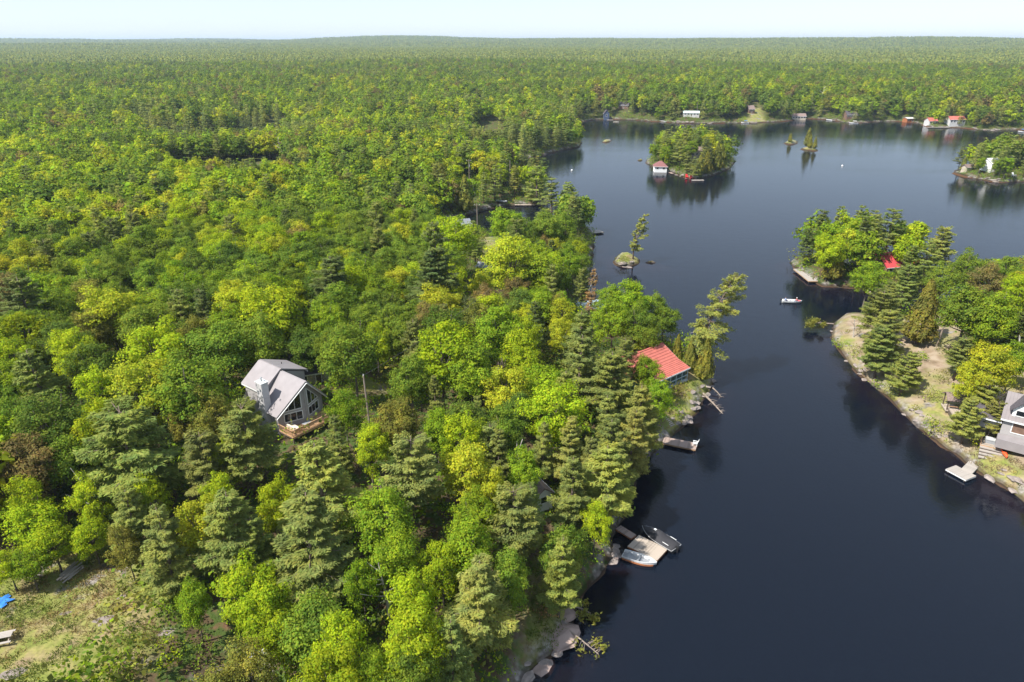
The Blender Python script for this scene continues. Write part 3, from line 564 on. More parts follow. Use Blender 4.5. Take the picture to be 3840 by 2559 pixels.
# fill: jittered grid over the land in view, up to 430 m; further off the same, kept as one mass
def candidates(d0, d1, step, seed):
    rng = np.random.default_rng(seed); xs = np.arange(-d1, d1, step); ys = np.arange(20, d1, step)
    X, Y = np.meshgrid(xs, ys); X = X + (np.arange(len(ys)) % 2)[:, None] * step / 2
    X = (X + rng.uniform(-0.42, 0.42, X.shape) * step).ravel(); Y = (Y + rng.uniform(-0.42, 0.42, Y.shape) * step).ravel()
    D = np.hypot(X, Y); k = (D >= d0) & (D < d1) & (np.abs(X) < Y * 0.82 + 25)
    return X[k], Y[k], rng
def species(X, Y, sd, rng):
    pn = fbm(X / 45, Y / 45, 71); bn = fbm(X / 26, Y / 26, 91); ln = fbm(X / 30, Y / 30, 61); D = np.hypot(X, Y)
    far_pine = np.clip((D - 900) / 2500, 0, 1) * 0.4
    p_pine = np.clip((pn - 0.54) * 3.0, 0, 0.5) * np.clip((D - 120) / 200, 0.25, 1) + np.clip(D / 500, 0.2, 0.55) * np.exp(-np.maximum(sd, 0) / 14.0) + far_pine + 0.04
    u = rng.random(len(X)); k = np.where(u < p_pine, 0, -1); v = rng.random(len(X))
    k = np.where(k == 0, 0, np.where(v < np.clip((bn - 0.5) * 2.0, 0.02, 0.35), 3, np.where(v > 0.66 + np.clip((D - 400) / 900, 0, 0.18) - (ln - 0.5) * 1.2, 2, 1)))
    return k           # 0 pine 1 oak 2 maple 3 bronze
KN = ['pine', 'oak', 'maple', 'bronze']
X, Y, rng = candidates(45, 430, 4.75, 5)
sd = look('d', X, Y); Z = look('z', X, Y)
op = np.zeros(len(X), bool)
for P in OPENS: op |= inside(P, X, Y)
for k in ('pine_islet', 'cedar_islet', 'cedar_islet_2', 'reef', 'flat_rock', 'rock'): op |= inside(W_ISL[k], X, Y) | (edge_dist(W_ISL[k], X, Y) < 7)
ok = (sd > 1.6) & ~op; X, Y, Z, sd = X[ok], Y[ok], Z[ok], sd[ok]
sp = species(X, Y, sd, rng)
LX = np.array([[t['x'], t['y'], t['r']] for t in trees])
KEEP_OFF = [(HOUSE.x, HOUSE.y, 7.5), (HOUSE.x - 4.5, HOUSE.y + 3.5, 8.5), (RED.x - 2, RED.y, 6.5)]
for i in range(len(X)):
    x, y = X[i], Y[i]; kind = KN[sp[i]]
    gap = np.hypot(LX[:, 0] - x, LX[:, 1] - y) - LX[:, 2]
    r = rng.uniform(2.7, 4.5) if kind != 'pine' else rng.uniform(2.2, 3.7)
    if gap.min() < r * (0.22 if math.hypot(x, y) < 130 else 0.4) or any(math.hypot(x - a, y - b) < c for a, b, c in KEEP_OFF): continue
    if rng.random() < 0.06: continue
    h = {'oak': 7.0, 'maple': 6.8, 'bronze': 6.6, 'pine': 6.5}[kind] + (r * 1.2 if kind != 'pine' else r * 2.1) + rng.uniform(-.8, .9)
    if math.hypot(x, y) < 140: h *= 0.92
    if inside(W_ISL['right_bank'], X[i:i+1], Y[i:i+1])[0]: h *= 0.8
    if blocked(x, y, Z[i], h, r, kind): continue
    tn = KIND_TONES[kind]; tone = tn[int(rng.random() * len(tn))]
    trees.append(dict(kind=kind, x=x, y=y, z=float(Z[i]), h=float(h), r=float(r), tone=tone, listed=False))

def zone(t):
    x, y = np.array([t['x']]), np.array([t['y']])
    for k, txt in (('boathouse_island', 'on the boathouse island'), ('red_roof_island', 'on the island with coral red roofs'), ('white_cottage_island', 'on the island with the white cottage'), ('cedar_islet', 'on the small rocky islet'), ('cedar_islet_2', 'on the small rocky islet'), ('right_bank', None)):
        if inside(W_ISL[k], x, y)[0] or (k != 'right_bank' and edge_dist(W_ISL[k], x, y)[0] < 2.0):
            if txt: return txt
            px, py = to_px((t['x'], t['y'], t['z']))
            return 'on the right bank by the dormer house' if py > 1450 else 'at the left tip of the right bank' if px < 3420 else 'in the wood at the right edge' if py > 1240 else 'on the back shore of the right bank'
    px, py = to_px((t['x'], t['y'], t['z'] + t['h'] * 0.6)); sdx = 0
    if py > 2060: return 'beside the grassy clearing' if px < 760 else 'at the bottom edge left of centre' if px < 1330 else 'at the bottom edge near the rocky shore' if px > 1650 else 'around the bare snag at the bottom'
    if py > 1800: return 'just above the grassy clearing' if px < 620 else 'on the slope below the grey cottage' if px < 1330 else 'in the wood left of the white shed' if px < 1900 else 'on the shore above the near dock'
    if py > 1560: return 'at the left edge below the grey cottage' if px < 560 else 'in front of the grey cottage' if px < 1330 else 'to the right of the leaning utility pole' if px < 1850 else 'on the shore by the brown dock'
    if py > 1330: return 'at the left edge level with the grey cottage' if px < 480 else 'to the left of the grey cottage' if px < 950 else 'to the right of the grey cottage' if px < 1560 else 'midway between the two near cottages' if px < 2000 else 'beside the red roofed cottage'
    if py > 1130: return 'at the left edge above the grey cottage' if px < 480 else 'behind the grey cottage' if px < 1250 else 'in the middle of the wood' if px < 1750 else 'on the slope behind the red roofed cottage'
    if py > 930: return 'in the left part of the middle forest' if px < 700 else 'in the middle forest below the pond' if px < 1400 else 'around the dirt path' if px < 1950 else 'on the shore by the white dock'
    if py > 760: return 'in the left forest short of the pond' if px < 800 else 'in the forest right of the pond' if px < 1500 else 'around the dark cove'
    if py > 600: return 'in the forest just before the pond' if px < 1300 else 'on the point beyond the cove'
    return 'around the pond' if px < 1300 else 'on the wooded peninsula beyond the cove'
# the nearest 300 of a kind in view stand as single trees, the others join the forest
mass = []
count = {}
for t in sorted(trees, key=lambda t: (not t['listed'], math.hypot(t['x'], t['y']))):
    px, py = to_px((t['x'], t['y'], t['z'] + t['h'] * 0.7))
    if not t['listed'] and (px < -60 or px > 3900 or py > 2640): mass.append(t); continue
    k = t['kind']; count[k] = count.get(k, 0) + 1
    if count[k] > 295: mass.append(t); continue
    d = math.hypot(t['x'], t['y']); lod = 'near' if d < 190 else 'mid'; K = KIND[k]; v = rnd.randrange(len(K[lod]))
    cm, tm = K[lod][v]; zn = zone(t); size = 'tall' if t['h'] > K['H'] * 1.02 else 'small' if t['h'] < K['H'] * 0.8 else 'medium'
    o = thing(NAME[k], f"{size} {t['tone']} {WORD[k]} {zn}", 'tree', (t['x'], t['y'], t['z']), rnd.uniform(0, 6.28), f"{t['tone']} {WORD[k]}s {zn}")
    sx = t['r'] / K['Rr']; sz = t['h'] / K['H']; o.scale = (sx, sx * rnd.uniform(0.92, 1.08), sz)
    if k == 'pine': o.rotation_euler[0] = rnd.uniform(-.04, .04); o.rotation_euler[1] = rnd.uniform(-.04, .04)
    link('trunk', tm, o); c = link('crown', cm, o); c.color = jit(TONES[t['tone']], rnd) + (1,)

# ------------------------------------------------------------------ the forest that reads as one mass
def proto(name, p, f, mat, tint=None):
    me = np_mesh(name, p, f, (mat,))
    if tint is not None:
        a = me.color_attributes.new('tint', 'FLOAT_COLOR', 'POINT'); a.data.foreach_set('color', tint.astype(np.float32).ravel())
    return bpy.data.objects.new(name, me)
def scatter(name, pts, rot, scl, idx, tint, protos):
    """one mass of instances placed on points"""
    me = bpy.data.meshes.new(name); me.vertices.add(len(pts)); me.vertices.foreach_set('co', pts.astype(np.float32).ravel())
    for nm, ty, val in (('rot', 'FLOAT', rot), ('idx', 'INT', idx)):
        a = me.attributes.new(nm, ty, 'POINT'); a.data.foreach_set('value', val.astype(np.float32 if ty == 'FLOAT' else np.int32))
    a = me.attributes.new('scl', 'FLOAT_VECTOR', 'POINT'); a.data.foreach_set('vector', scl.astype(np.float32).ravel())
    a = me.attributes.new('tint', 'FLOAT_COLOR', 'POINT'); a.data.foreach_set('color', np.concatenate([tint, np.ones((len(tint), 1))], 1).astype(np.float32).ravel())
    col = bpy.data.collections.new(name + '_parts')
    for i, o in enumerate(protos): o.name = f'{i:02d}_{o.name}'; col.objects.link(o)
    ng = bpy.data.node_groups.new(name, 'GeometryNodeTree'); n, l = ng.nodes, ng.links
    ng.interface.new_socket('Geometry', in_out='INPUT', socket_type='NodeSocketGeometry'); ng.interface.new_socket('Geometry', in_out='OUTPUT', socket_type='NodeSocketGeometry')
    gi, go = n.new('NodeGroupInput'), n.new('NodeGroupOutput'); ci = n.new('GeometryNodeCollectionInfo'); ci.inputs['Collection'].default_value = col; ci.inputs['Separate Children'].default_value = True; ci.inputs['Reset Children'].default_value = True
    ip = n.new('GeometryNodeInstanceOnPoints'); ip.inputs['Pick Instance'].default_value = True
    def na(nm, ty):
        x = n.new('GeometryNodeInputNamedAttribute'); x.data_type = ty; x.inputs['Name'].default_value = nm; return x.outputs['Attribute']
    cx = n.new('ShaderNodeCombineXYZ'); l.new(na('rot', 'FLOAT'), cx.inputs[2])
    l.new(gi.outputs[0], ip.inputs['Points']); l.new(ci.outputs[0], ip.inputs['Instance']); l.new(na('idx', 'INT'), ip.inputs['Instance Index']); l.new(cx.outputs[0], ip.inputs['Rotation']); l.new(na('scl', 'FLOAT_VECTOR'), ip.inputs['Scale'])
    l.new(ip.outputs[0], go.inputs[0])
    o = link(name, me); md = o.modifiers.new('scatter', 'NODES'); md.node_group = ng
    return stuff(o)
def tri_of(p, f): return p, f
pr = []
for sd_, rx, rz, H in ((101, 3.3, 5.0, 12.5), (102, 3.0, 4.9, 12.0), (103, 3.2, 4.7, 11.5)):
    p, f, _ = broadleaf(sd_, 34, 17, 0.52, rx, rz, H - rz - 0.4, (0.95, 1.6)); pr.append(proto('broadleaf', p, f, M['leaf_inst']))
for sd_ in (104, 105):
    p, f, _ = conifer(sd_, 18.0, 3.6, 12, 11, 0.75, base=0.12); pr.append(proto('pine', p, f, M['leaf_inst']))
X, Y, rng = candidates(430, 1350, 6.6, 15); sd = look('d', X, Y); Z = look('z', X, Y)
ok = (sd > 1.2) & ~inside(OPEN_FAR, X, Y)
for k in ('cedar_islet', 'cedar_islet_2', 'reef', 'rock'): ok &= ~(inside(W_ISL[k], X, Y) | (edge_dist(W_ISL[k], X, Y) < 9))
X, Y, Z, sd = X[ok], Y[ok], Z[ok], sd[ok]; sp = species(X, Y, sd, rng)
rr = np.where(sp == 0, rng.uniform(2.4, 3.9, len(X)), rng.uniform(3.0, 5.2, len(X))); hh = np.where(sp == 0, 7.5 + rr * 2.3, 6.5 + rr * 1.5) * rng.uniform(0.85, 1.15, len(X))
keep = np.array([not (math.hypot(X[i], Y[i]) < 640 and blocked(X[i], Y[i], Z[i], hh[i], rr[i], KN[sp[i]])) for i in range(len(X))])
X, Y, Z, sp, rr, hh = X[keep], Y[keep], Z[keep], sp[keep], rr[keep], hh[keep]
X = np.concatenate([X, [t['x'] for t in mass]]); Y = np.concatenate([Y, [t['y'] for t in mass]]); Z = np.concatenate([Z, [t['z'] for t in mass]])
sp = np.concatenate([sp, [KN.index(t['kind']) if t['kind'] in KN else 0 for t in mass]]).astype(int); rr = np.concatenate([rr, [t['r'] for t in mass]]); hh = np.concatenate([hh, [t['h'] for t in mass]])
idx = np.where(sp == 0, 3 + rng.integers(0, 2, len(X)), rng.integers(0, 3, len(X)))
scl = np.stack([rr / 3.6, rr / 3.6, hh / np.where(sp == 0, 18.0, 12.3)], 1)
tone_tab = [np.array([TONES[t] for t in KIND_TONES[k]]) for k in KN]
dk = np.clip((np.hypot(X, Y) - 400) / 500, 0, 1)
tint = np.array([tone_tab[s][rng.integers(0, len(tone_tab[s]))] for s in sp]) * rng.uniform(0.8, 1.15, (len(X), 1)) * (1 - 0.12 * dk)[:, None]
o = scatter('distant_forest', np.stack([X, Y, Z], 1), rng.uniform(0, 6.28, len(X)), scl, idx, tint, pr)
o['label'] = 'mixed green forest stretching away beyond the lake and the pond'; o['category'] = 'forest'
# farther still: patches of canopy
pp = []
for s_ in range(4):
    rg = np.random.default_rng(200 + s_); ps, fs, ts = [], [], []; off = 0
    for gx_ in range(7):
        for gy_ in range(7):
            cx_, cy_ = (gx_ - 3 + rg.uniform(-.4, .4)) * 7.5, (gy_ - 3 + rg.uniform(-.4, .4)) * 7.5
            k = 'pine' if rg.random() < 0.55 else ('oak' if rg.random() < 0.55 else 'maple' if rg.random() < 0.8 else 'bronze')
            r_, h_ = rg.uniform(3.0, 4.6), rg.uniform(9.5, 14) if k != 'pine' else rg.uniform(13, 19)
            n_ = 34; d = rg.normal(size=(n_, 3)); d /= np.linalg.norm(d, axis=1, keepdims=True); d[:, 2] = np.abs(d[:, 2]) * 1.0 - 0.25
            if k == 'pine':
                t_ = rg.uniform(0, 1, n_); a_ = rg.uniform(0, 6.28, n_); rad = (1 - t_) * r_ * 0.75 + 0.3; c = np.stack([np.cos(a_) * rad, np.sin(a_) * rad, h_ * (0.35 + 0.65 * t_)], 1); nr = np.stack([np.cos(a_) * .6, np.sin(a_) * .6, 1.0 + 0 * a_], 1)
            else: c = d * np.array([r_, r_, r_ * 0.8]) + np.array([0, 0, h_ - r_ * 0.9]); nr = d * 0.6 + np.array([0, 0, 0.7])
            c = c + np.array([cx_, cy_, 0]); p, f = leaf_quads(c, nr + rg.normal(size=nr.shape) * 0.3, 1.25, 1.1, rg)
            tn = TONES[KIND_TONES[k][rg.integers(0, len(KIND_TONES[k]))]]
            ps.append(p); fs.append(f + off); off += len(p); ts.append(np.tile(np.array(tn + (1,)) * rg.uniform(0.9, 1.15), (len(p), 1)))
    ts = np.concatenate(ts); ts[:, 3] = 1
    pp.append(proto('canopy', np.concatenate(ps), np.concatenate(fs), M['leaf_vert'], ts))
PX, PY, PS = [], [], []
for d0, d1, st in ((1320, 3200, 48), (3200, 6000, 78), (6000, 11500, 140)):
    x, y, rng = candidates(d0, d1, st, int(d0)); PX.append(x); PY.append(y); PS.append(np.full(len(x), st / 48.0))
PX, PY, PS = map(np.concatenate, (PX, PY, PS)); PZ = look('z', PX, PY)
o = scatter('horizon_forest', np.stack([PX, PY, PZ - 1.0], 1), rng.integers(0, 4, len(PX)) * 1.5708, np.stack([PS, PS, np.minimum(PS, 1.25)], 1), rng.integers(0, 4, len(PX)), np.ones((len(PX), 3)), pp)
o['label'] = 'blue green forest fading out along the horizon'; o['category'] = 'forest'
print('TREES', {k: min(v, 295) for k, v in count.items()}, 'total', count, 'mass', len(X), 'patches', len(PX))

# ------------------------------------------------------------------ undergrowth under and between the trees
ub = []
for sd_ in (301, 302, 303):
    p, f, _ = broadleaf(sd_, 16, 75, 0.085, 1.0, 0.75, 0.55, (0.35, 0.6)); ub.append(proto('bush', p, f, M['leaf_inst']))
X, Y, rng = candidates(40, 720, 2.7, 77); D_ = np.hypot(X, Y); ok = (D_ < 330) | (np.abs(X) < 99999); X, Y, D_ = X[ok], Y[ok], D_[ok]; sd = look('d', X, Y); ok = (D_ < 300) | ((sd > 0) & (sd < 9)); X, Y, sd = X[ok], Y[ok], sd[ok]; Z = look('z', X, Y)
op = np.zeros(len(X), bool)
cdist = edge_dist(CLEAR, X, Y)
op |= inside(CLEAR, X, Y) & (cdist > 2.5)
for P in (OPEN_PATH, OPEN_GREY, OPEN_FAR): op |= inside(P, X, Y)
ob = inside(OPEN_BANK, X, Y) | inside(OPEN_RED, X, Y) | inside(OPEN_ROCK, X, Y)
u = rng.random(len(X)); cl = fbm(X / 6, Y / 6, 44)
ok = (sd > 0.5) & ~op & (u < np.where(ob, np.clip((cl - 0.5) * 3.5, 0, 0.6), 0.75))
for a, b, c in KEEP_OFF: ok &= np.hypot(X - a, Y - b) > c * 0.8
for k in ('pine_islet', 'cedar_islet', 'cedar_islet_2', 'reef', 'flat_rock', 'rock'): ok &= ~inside(W_ISL[k], X, Y)
X, Y, Z, ob, cdist = X[ok], Y[ok], Z[ok], ob[ok], cdist[ok]; s_ = rng.uniform(0.7, 1.0, len(X)) * np.where(rng.random(len(X)) < .32, np.where(np.hypot(X, Y) < 140, 3.1, 2.4), 1.4) * np.where(ob, 0.55, 1.0) * np.where((cdist < 5) & ~inside(CLEAR, X, Y), 1.2, 1.0)
tn = np.array([TONES[k] for k in ('lime green', 'bright green', 'mid green', 'olive', 'bright green', 'deep green')])
o = scatter('undergrowth', np.stack([X, Y, Z], 1), rng.uniform(0, 6.28, len(X)), np.stack([s_, s_, s_ * rng.uniform(0.7, 1.3, len(X))], 1), rng.integers(0, 3, len(X)), np.where(ob[:, None], np.array([[0.20, 0.20, 0.05]]), tn[rng.integers(0, 6, len(X))]) * rng.uniform(0.8, 1.2, (len(X), 1)), ub)
o['label'] = 'low green undergrowth covering the ground between the trees'; o['category'] = 'undergrowth'
# rough grass in the clearing
gp = []
for sd_ in (311, 312):
    rg = np.random.default_rng(sd_); n_ = 34; c = rg.normal(size=(n_, 3)) * np.array([0.28, 0.28, 0]) + np.array([0, 0, 0.10]); nr = rg.normal(size=(n_, 3)) * np.array([1, 1, 0.3]) + np.array([0, 0, 0.5])
    p, f = leaf_quads(c, nr, 0.13, 0.03, rg, np.tile(np.array([[0, 0, 1.0]]), (n_, 1)) + rg.normal(size=(n_, 3)) * 0.5); gp.append(proto('tuft', p, f, M['leaf_inst']))
X, Y, rng = candidates(40, 115, 0.62, 78); cd = inside(CLEAR, X, Y); ob = inside(OPEN_BANK, X, Y) | inside(OPEN_RED, X, Y) | inside(OPEN_ROCK, X, Y)
ok = cd | ob; X, Y = X[ok], Y[ok]; cl = fbm(X / 2.4, Y / 2.4, 46); sd = look('d', X, Y); ok = (sd > 0.4) & (rng.random(len(X)) < np.clip((cl - 0.28) * 3, 0.05, 0.95)); X, Y, cl = X[ok], Y[ok], cl[ok]
Z = look('z', X, Y); s_ = rng.uniform(0.6, 1.6, len(X)); straw = fbm(X / 3.5 + 9, Y / 3.5, 48)
gt = np.where((straw + rng.normal(size=len(X)) * 0.08 > 0.5)[:, None], np.array([[0.30, 0.23, 0.10]]), np.array([[0.13, 0.17, 0.03]])) * rng.uniform(0.85, 1.15, (len(X), 1)); gt = np.where((inside(OPEN_BANK, X, Y) & (rng.random(len(X)) < .85))[:, None], np.array([[0.25, 0.19, 0.115]]), gt)
o = scatter('rough_grass', np.stack([X, Y, Z], 1), rng.uniform(0, 6.28, len(X)), np.stack([s_, s_, s_], 1), rng.integers(0, 2, len(X)), gt, gp)
o['label'] = 'rough straw and green grass on the open ground'; o['category'] = 'grass'
# ------------------------------------------------------------------ haze
hm = bpy.data.materials.new('haze_air'); hm.use_nodes = True; hn, hl = hm.node_tree.nodes, hm.node_tree.links; hn.clear()
ho = hn.new('ShaderNodeOutputMaterial'); pv = hn.new('ShaderNodeVolumePrincipled'); pv.inputs['Color'].default_value = (0.66, 0.82, 1.0, 1); pv.inputs['Density'].default_value = 0.00009; pv.inputs['Anisotropy'].default_value = 0.2
hl.new(pv.outputs[0], ho.inputs['Volume'])
hz = MB().box((0, 6000, 55), (24000, 12900, 128)).build('haze', hm); stuff(hz); hz['label'] = 'thin pale blue haze over the far forest'; hz['category'] = 'haze'
# ------------------------------------------------------------------ grey cottage with the prow front
def windows_on(parent, a, b, out, polys, name='window', frame='white', w=0.10, pane='glass'):
    """windows on the wall from a to b: each polygon in (metres along, height)"""
    a, b = Vector(a), Vector(b); u = (b - a).normalized(); n = Vector((u.y, -u.x, 0))
    pt = lambda q, o: a + u * q[0] + n * (out + o) + Vector((0, 0, q[1] - a.z))
    for pg in polys:
        m = MB(); k = len(pg)
        for i in range(k): m.bar(pt(pg[i], 0.03), pt(pg[(i + 1) % k], 0.03), w, 0.07, n)
        fr = m.build(name, M[frame], parent)
        MB().slab([pt(q, 0.012) for q in pg], 0.03).build('pane', M[pane], fr)
def grey_cottage():
    L_, R_ = at(1035, 1558, 12), at(1212, 1477, 12); c = (L_ + R_) / 2; ang = math.atan2(6.2, 4.8); z0 = HOUSE_Z
    h = thing('cottage', 'grey cottage with steep metal roof, pale chimney and prow window front', 'cottage', (c.x, c.y, z0), ang)
    Z = lambda z: z - z0
    fl, ev, rg = Z(9.7), Z(12.05), Z(15.95)
    # walls: a five sided plan with the prow in front
    plan = [(-3.6, 0.25), (0, -1.15), (3.6, 0.25), (3.6, 8.2), (-3.6, 8.2)]
    m = MB(); bz = -1.6
    top = {0: ev, 1: rg - 0.1, 2: ev, 3: ev, 4: ev}
    m.add([(x, y, bz) for x, y in plan] + [(x, y, top[i]) for i, (x, y) in enumerate(plan)] + [(0, 8.2, rg - 0.1)],
          [(0, 1, 6, 5), (1, 2, 7, 6), (2, 3, 8, 7), (3, 4, 9, 10, 8), (4, 0, 5, 9)])
    m.build('wall', M['grey_wall'], h)
    # seams of the wall boards at the prow and corners
    for x, y in ((-3.62, 0.22), (0, -1.19), (3.62, 0.22)):
        MB().box((x, y, (bz + (ev if x else rg - 0.3)) / 2), (0.12, 0.12, (ev if x else rg - 0.3) - bz)).build('corner_board', M['grey_wall'], h)
    # roof
    ex, ez = 4.05, ev - 0.35
    front = lambda s: [(0, -1.95, rg + 0.06), (s * ex, -0.35, ez), (s * ex, 3.8, ez), (0, 3.8, rg + 0.06)]
    for s in (-1, 1):
        q = front(s); q = q if s < 0 else q[::-1]
        rf = MB().slab(q, 0.16).build('roof', M['metal_roof'], h)
        rb = MB()
        for k in range(1, 14):                                # standing ribs
            f0 = k / 14; e = Vector(front(s)[1]).lerp(Vector(front(s)[2]), f0); r_ = Vector(front(s)[0]).lerp(Vector(front(s)[3]), f0)
            rb.bar(r_ + Vector((0, 0, 0.02)), e + Vector((0, 0, 0.02)), 0.03, 0.03)
        rb.build('roof_rib', M['metal_roof'], rf)
        MB().bar((0, -1.98, rg - 0.08), (s * (ex + 0.03), -0.38, ez - 0.14), 0.06, 0.30, (0, -1, 0.3)).build('fascia', M['white'], h)
    # raised rear roofs with dormer walls under them
    zl, zr = Z(13.85), Z(14.55)
    for s, zz, xx in ((-1, zl, 3.25), (1, zr, 4.2)):
        q = [(0, 3.55, rg + 0.30), (s * xx, 3.55, zz), (s * xx, 8.6, zz), (0, 8.6, rg + 0.30)]
        q = q if s < 0 else q[::-1]
        MB().slab(q, 0.18).build('rear_roof', M['metal_roof'], h)
        m = MB(); xw = xx - 0.35; zt = zz + (rg + 0.3 - zz) * 0.35 / xx - 0.16
        m.slab([(s * xw, 3.8, ev - 1.2), (s * xw, 8.35, ev - 1.2), (s * xw, 8.35, zt), (s * xw, 3.8, zt)], 0.1 * s)
        zi = rg + 0.3 - (rg + 0.3 - zz) * 0.02 - 0.2
        m.slab([(s * xw, 3.8, ev - 0.4), (s * xw, 3.8, zt), (0, 3.8, zi), (0, 3.8, ev - 0.4)], 0.1 * s)
        m.slab([(s * xw, 8.34, ev - 1.2), (s * xw, 8.34, zt), (0, 8.34, zi), (0, 8.34, ev - 1.2)], 0.1 * s)
        m.build('dormer_wall', M['grey_wall'], h)
        MB().bar((s * (xx + 0.02), 3.5, zz - 0.08), (s * (xx + 0.02), 8.65, zz - 0.08), 0.05, 0.22).build('fascia', M['white'], h)
    MB().tube((1.9, 6.2, rg - 0.8), (1.9, 6.2, rg + 0.0), 0.06, 0.06).build('vent_pipe', M['black'], h)
    MB().bar((0, -1.9, rg + 0.10), (0, 3.6, rg + 0.10), 0.22, 0.05).build('ridge_cap', M['metal_roof'], h)
    MB().bar((0, 3.6, rg + 0.35), (0, 8.6, rg + 0.35), 0.22, 0.05).build('ridge_cap', M['metal_roof'], h)
    # chimney
    ch = MB().box((-3.75, 2.6, (bz + Z(16.1)) / 2), (1.0, 1.35, Z(16.1) - bz)).build('chimney', M['chimney'], h)
    MB().box((-3.75, 2.6, Z(16.1) + 0.06), (1.14, 1.5, 0.12)).build('chimney_cap', M['white'], ch)
    MB().tube((-3.75, 2.6, Z(16.2)), (-3.75, 2.6, Z(16.75)), 0.11, 0.11, 8).tube((-3.75, 2.6, Z(16.72)), (-3.75, 2.6, Z(16.85)), 0.2, 0.05, 8).build('flue', M['boat_grey'], ch)
    MB().box((-3.75, 2.6, Z(13.9)), (1.012, 1.362, 0.03)).build('joint', M['grey_wall'], ch)
    # windows on both prow faces
    a0, a1 = (-3.6, 0.25, 0), (0, -1.15, 0)
    slope = lambda t: ev + (rg - 0.1 - ev) * t / 3.86
    up = [(0.85, Z(12.0)), (1.55, Z(12.0)), (2.4, Z(12.0)), (3.3, Z(12.0))]
    polys = []
    for (ta, za), (tb, zb) in zip(up, up[1:]):
        ha, hb = max(slope(ta) - 0.75, Z(12.02)), slope(tb) - 0.75
        polys.append([(ta, Z(12.0)), (tb, Z(12.0)), (tb, hb)] + ([(ta, ha)] if ha > Z(12.15) else []))
    low = [[(0.85 + 0.83 * k, Z(10.35)), (0.85 + 0.83 * (k + 1), Z(10.35)), (0.85 + 0.83 * (k + 1), Z(11.6)), (0.85 + 0.83 * k, Z(11.6))] for k in range(3)]
    windows_on(h, a0, a1, 0.0, polys + low)
    mir = lambda pg: [(3.86 - t, z) for t, z in pg][::-1]
    windows_on(h, (0, -1.15, 0), (3.6, 0.25, 0), 0.0, [mir(p) for p in polys + low])
    windows_on(h, (3.6, 0.25, 0), (3.6, 8.2, 0), 0.0, [[(2, Z(10.4)), (3.2, Z(10.4)), (3.2, Z(11.6)), (2, Z(11.6))], [(5, Z(10.4)), (6.2, Z(10.4)), (6.2, Z(11.6)), (5, Z(11.6))]])
    # deck
    dz = Z(9.62); dk = MB()
    dk.slab([(-3.9, -0.1, dz - 0.05), (-3.9, -3.2, dz - 0.05), (3.9, -3.2, dz - 0.05), (3.9, -0.1, dz - 0.05)], 0.22)
    d = dk.build('deck', M['dark_wood'], h)
    pm = MB().box((0, 0, 0), (7.8, 0.19, 0.05)).mesh('deck_plank', M['cedar_deck'])
    for k in range(15): link('deck_plank', pm, d, (0, -0.25 - k * 0.205, dz))
    for x in (-3.7, 0, 3.7): MB().box((x, -3.0, dz - 1.1), (0.16, 0.16, 2.0)).build('deck_post', M['dark_wood'], d)
    MB().bar((-4.0, -3.25, dz - 0.05), (4.0, -3.25, dz - 0.05), 0.05, 0.3).build('deck_rim', M['cedar_deck'], d)
    rl = MB().bar((-3.8, -3.05, dz + 0.95), (3.8, -3.05, dz + 0.95), 0.12, 0.06).bar((-3.8, -3.05, dz + 0.12), (3.8, -3.05, dz + 0.12), 0.06, 0.06).bar((-3.8, -3.05, dz + 0.95), (-3.8, 0.0, dz + 0.95), 0.12, 0.06).bar((-3.8, -3.05, dz + 0.12), (-3.8, 0.0, dz + 0.12), 0.06, 0.06).bar((3.8, -3.05, dz + 0.95), (3.8, 0.0, dz + 0.95), 0.12, 0.06)
    rail = rl.build('railing', M['cedar_deck'], h)
    bm_ = MB().box((0, 0, 0), (0.045, 0.045, 0.86)).mesh('baluster', M['cedar_deck'])
    for k in range(40): link('baluster', bm_, rail, (-3.8 + 7.6 * k / 39, -3.05, dz + 0.52))
    for k in range(14): link('baluster', bm_, rail, (-3.8, -3.05 + 2.95 * k / 14, dz + 0.52))
    return h, c, ang, z0, dz
HSE, HC, HANG, HZ0, HDZ = grey_cottage()
def local(x, y, z=0.0):
    ca, sa = math.cos(HANG), math.sin(HANG); return (HC.x + x * ca - y * sa, HC.y + x * sa + y * ca, HZ0 + HDZ + 0.025 + z)
t = thing('patio_sofa', 'beige cushioned patio sofa on the grey cottage deck', 'sofa', local(-2.6, -1.6), HANG)
MB().box((0, 0, 0.2), (1.0, 2.0, 0.38)).build('base', M['cedar_deck'], t); MB().box((0.03, 0, 0.46), (0.9, 1.9, 0.16)).build('cushion', M['cushion'], t); MB().box((-0.42, 0, 0.68), (0.2, 1.9, 0.5), ry=-0.15).build('backrest', M['cushion'], t)
t = thing('patio_table', 'low patio table on the grey cottage deck', 'table', local(-0.7, -2.0), HANG)
MB().box((0, 0, 0.42), (1.2, 0.8, 0.06)).build('table_top', M['boat_grey'], t)
for sx in (-1, 1):
    for sy in (-1, 1): MB().box((sx * 0.5, sy * 0.32, 0.2), (0.06, 0.06, 0.4)).build('leg', M['dark_wood'], t)
t = thing('patio_chair', 'small wooden chair by the deck railing of the grey cottage', 'chair', local(-1.9, -2.55), HANG + 2.6)
MB().box((0, 0, 0.4), (0.55, 0.55, 0.06)).build('seat', M['cedar_deck'], t); MB().box((0, 0.27, 0.72), (0.55, 0.05, 0.6), rx=-0.15).build('backrest', M['cedar_deck'], t)
for sx in (-1, 1):
    for sy in (-1, 1): MB().box((sx * 0.24, sy * 0.24, 0.19), (0.05, 0.05, 0.38)).build('leg', M['cedar_deck'], t)

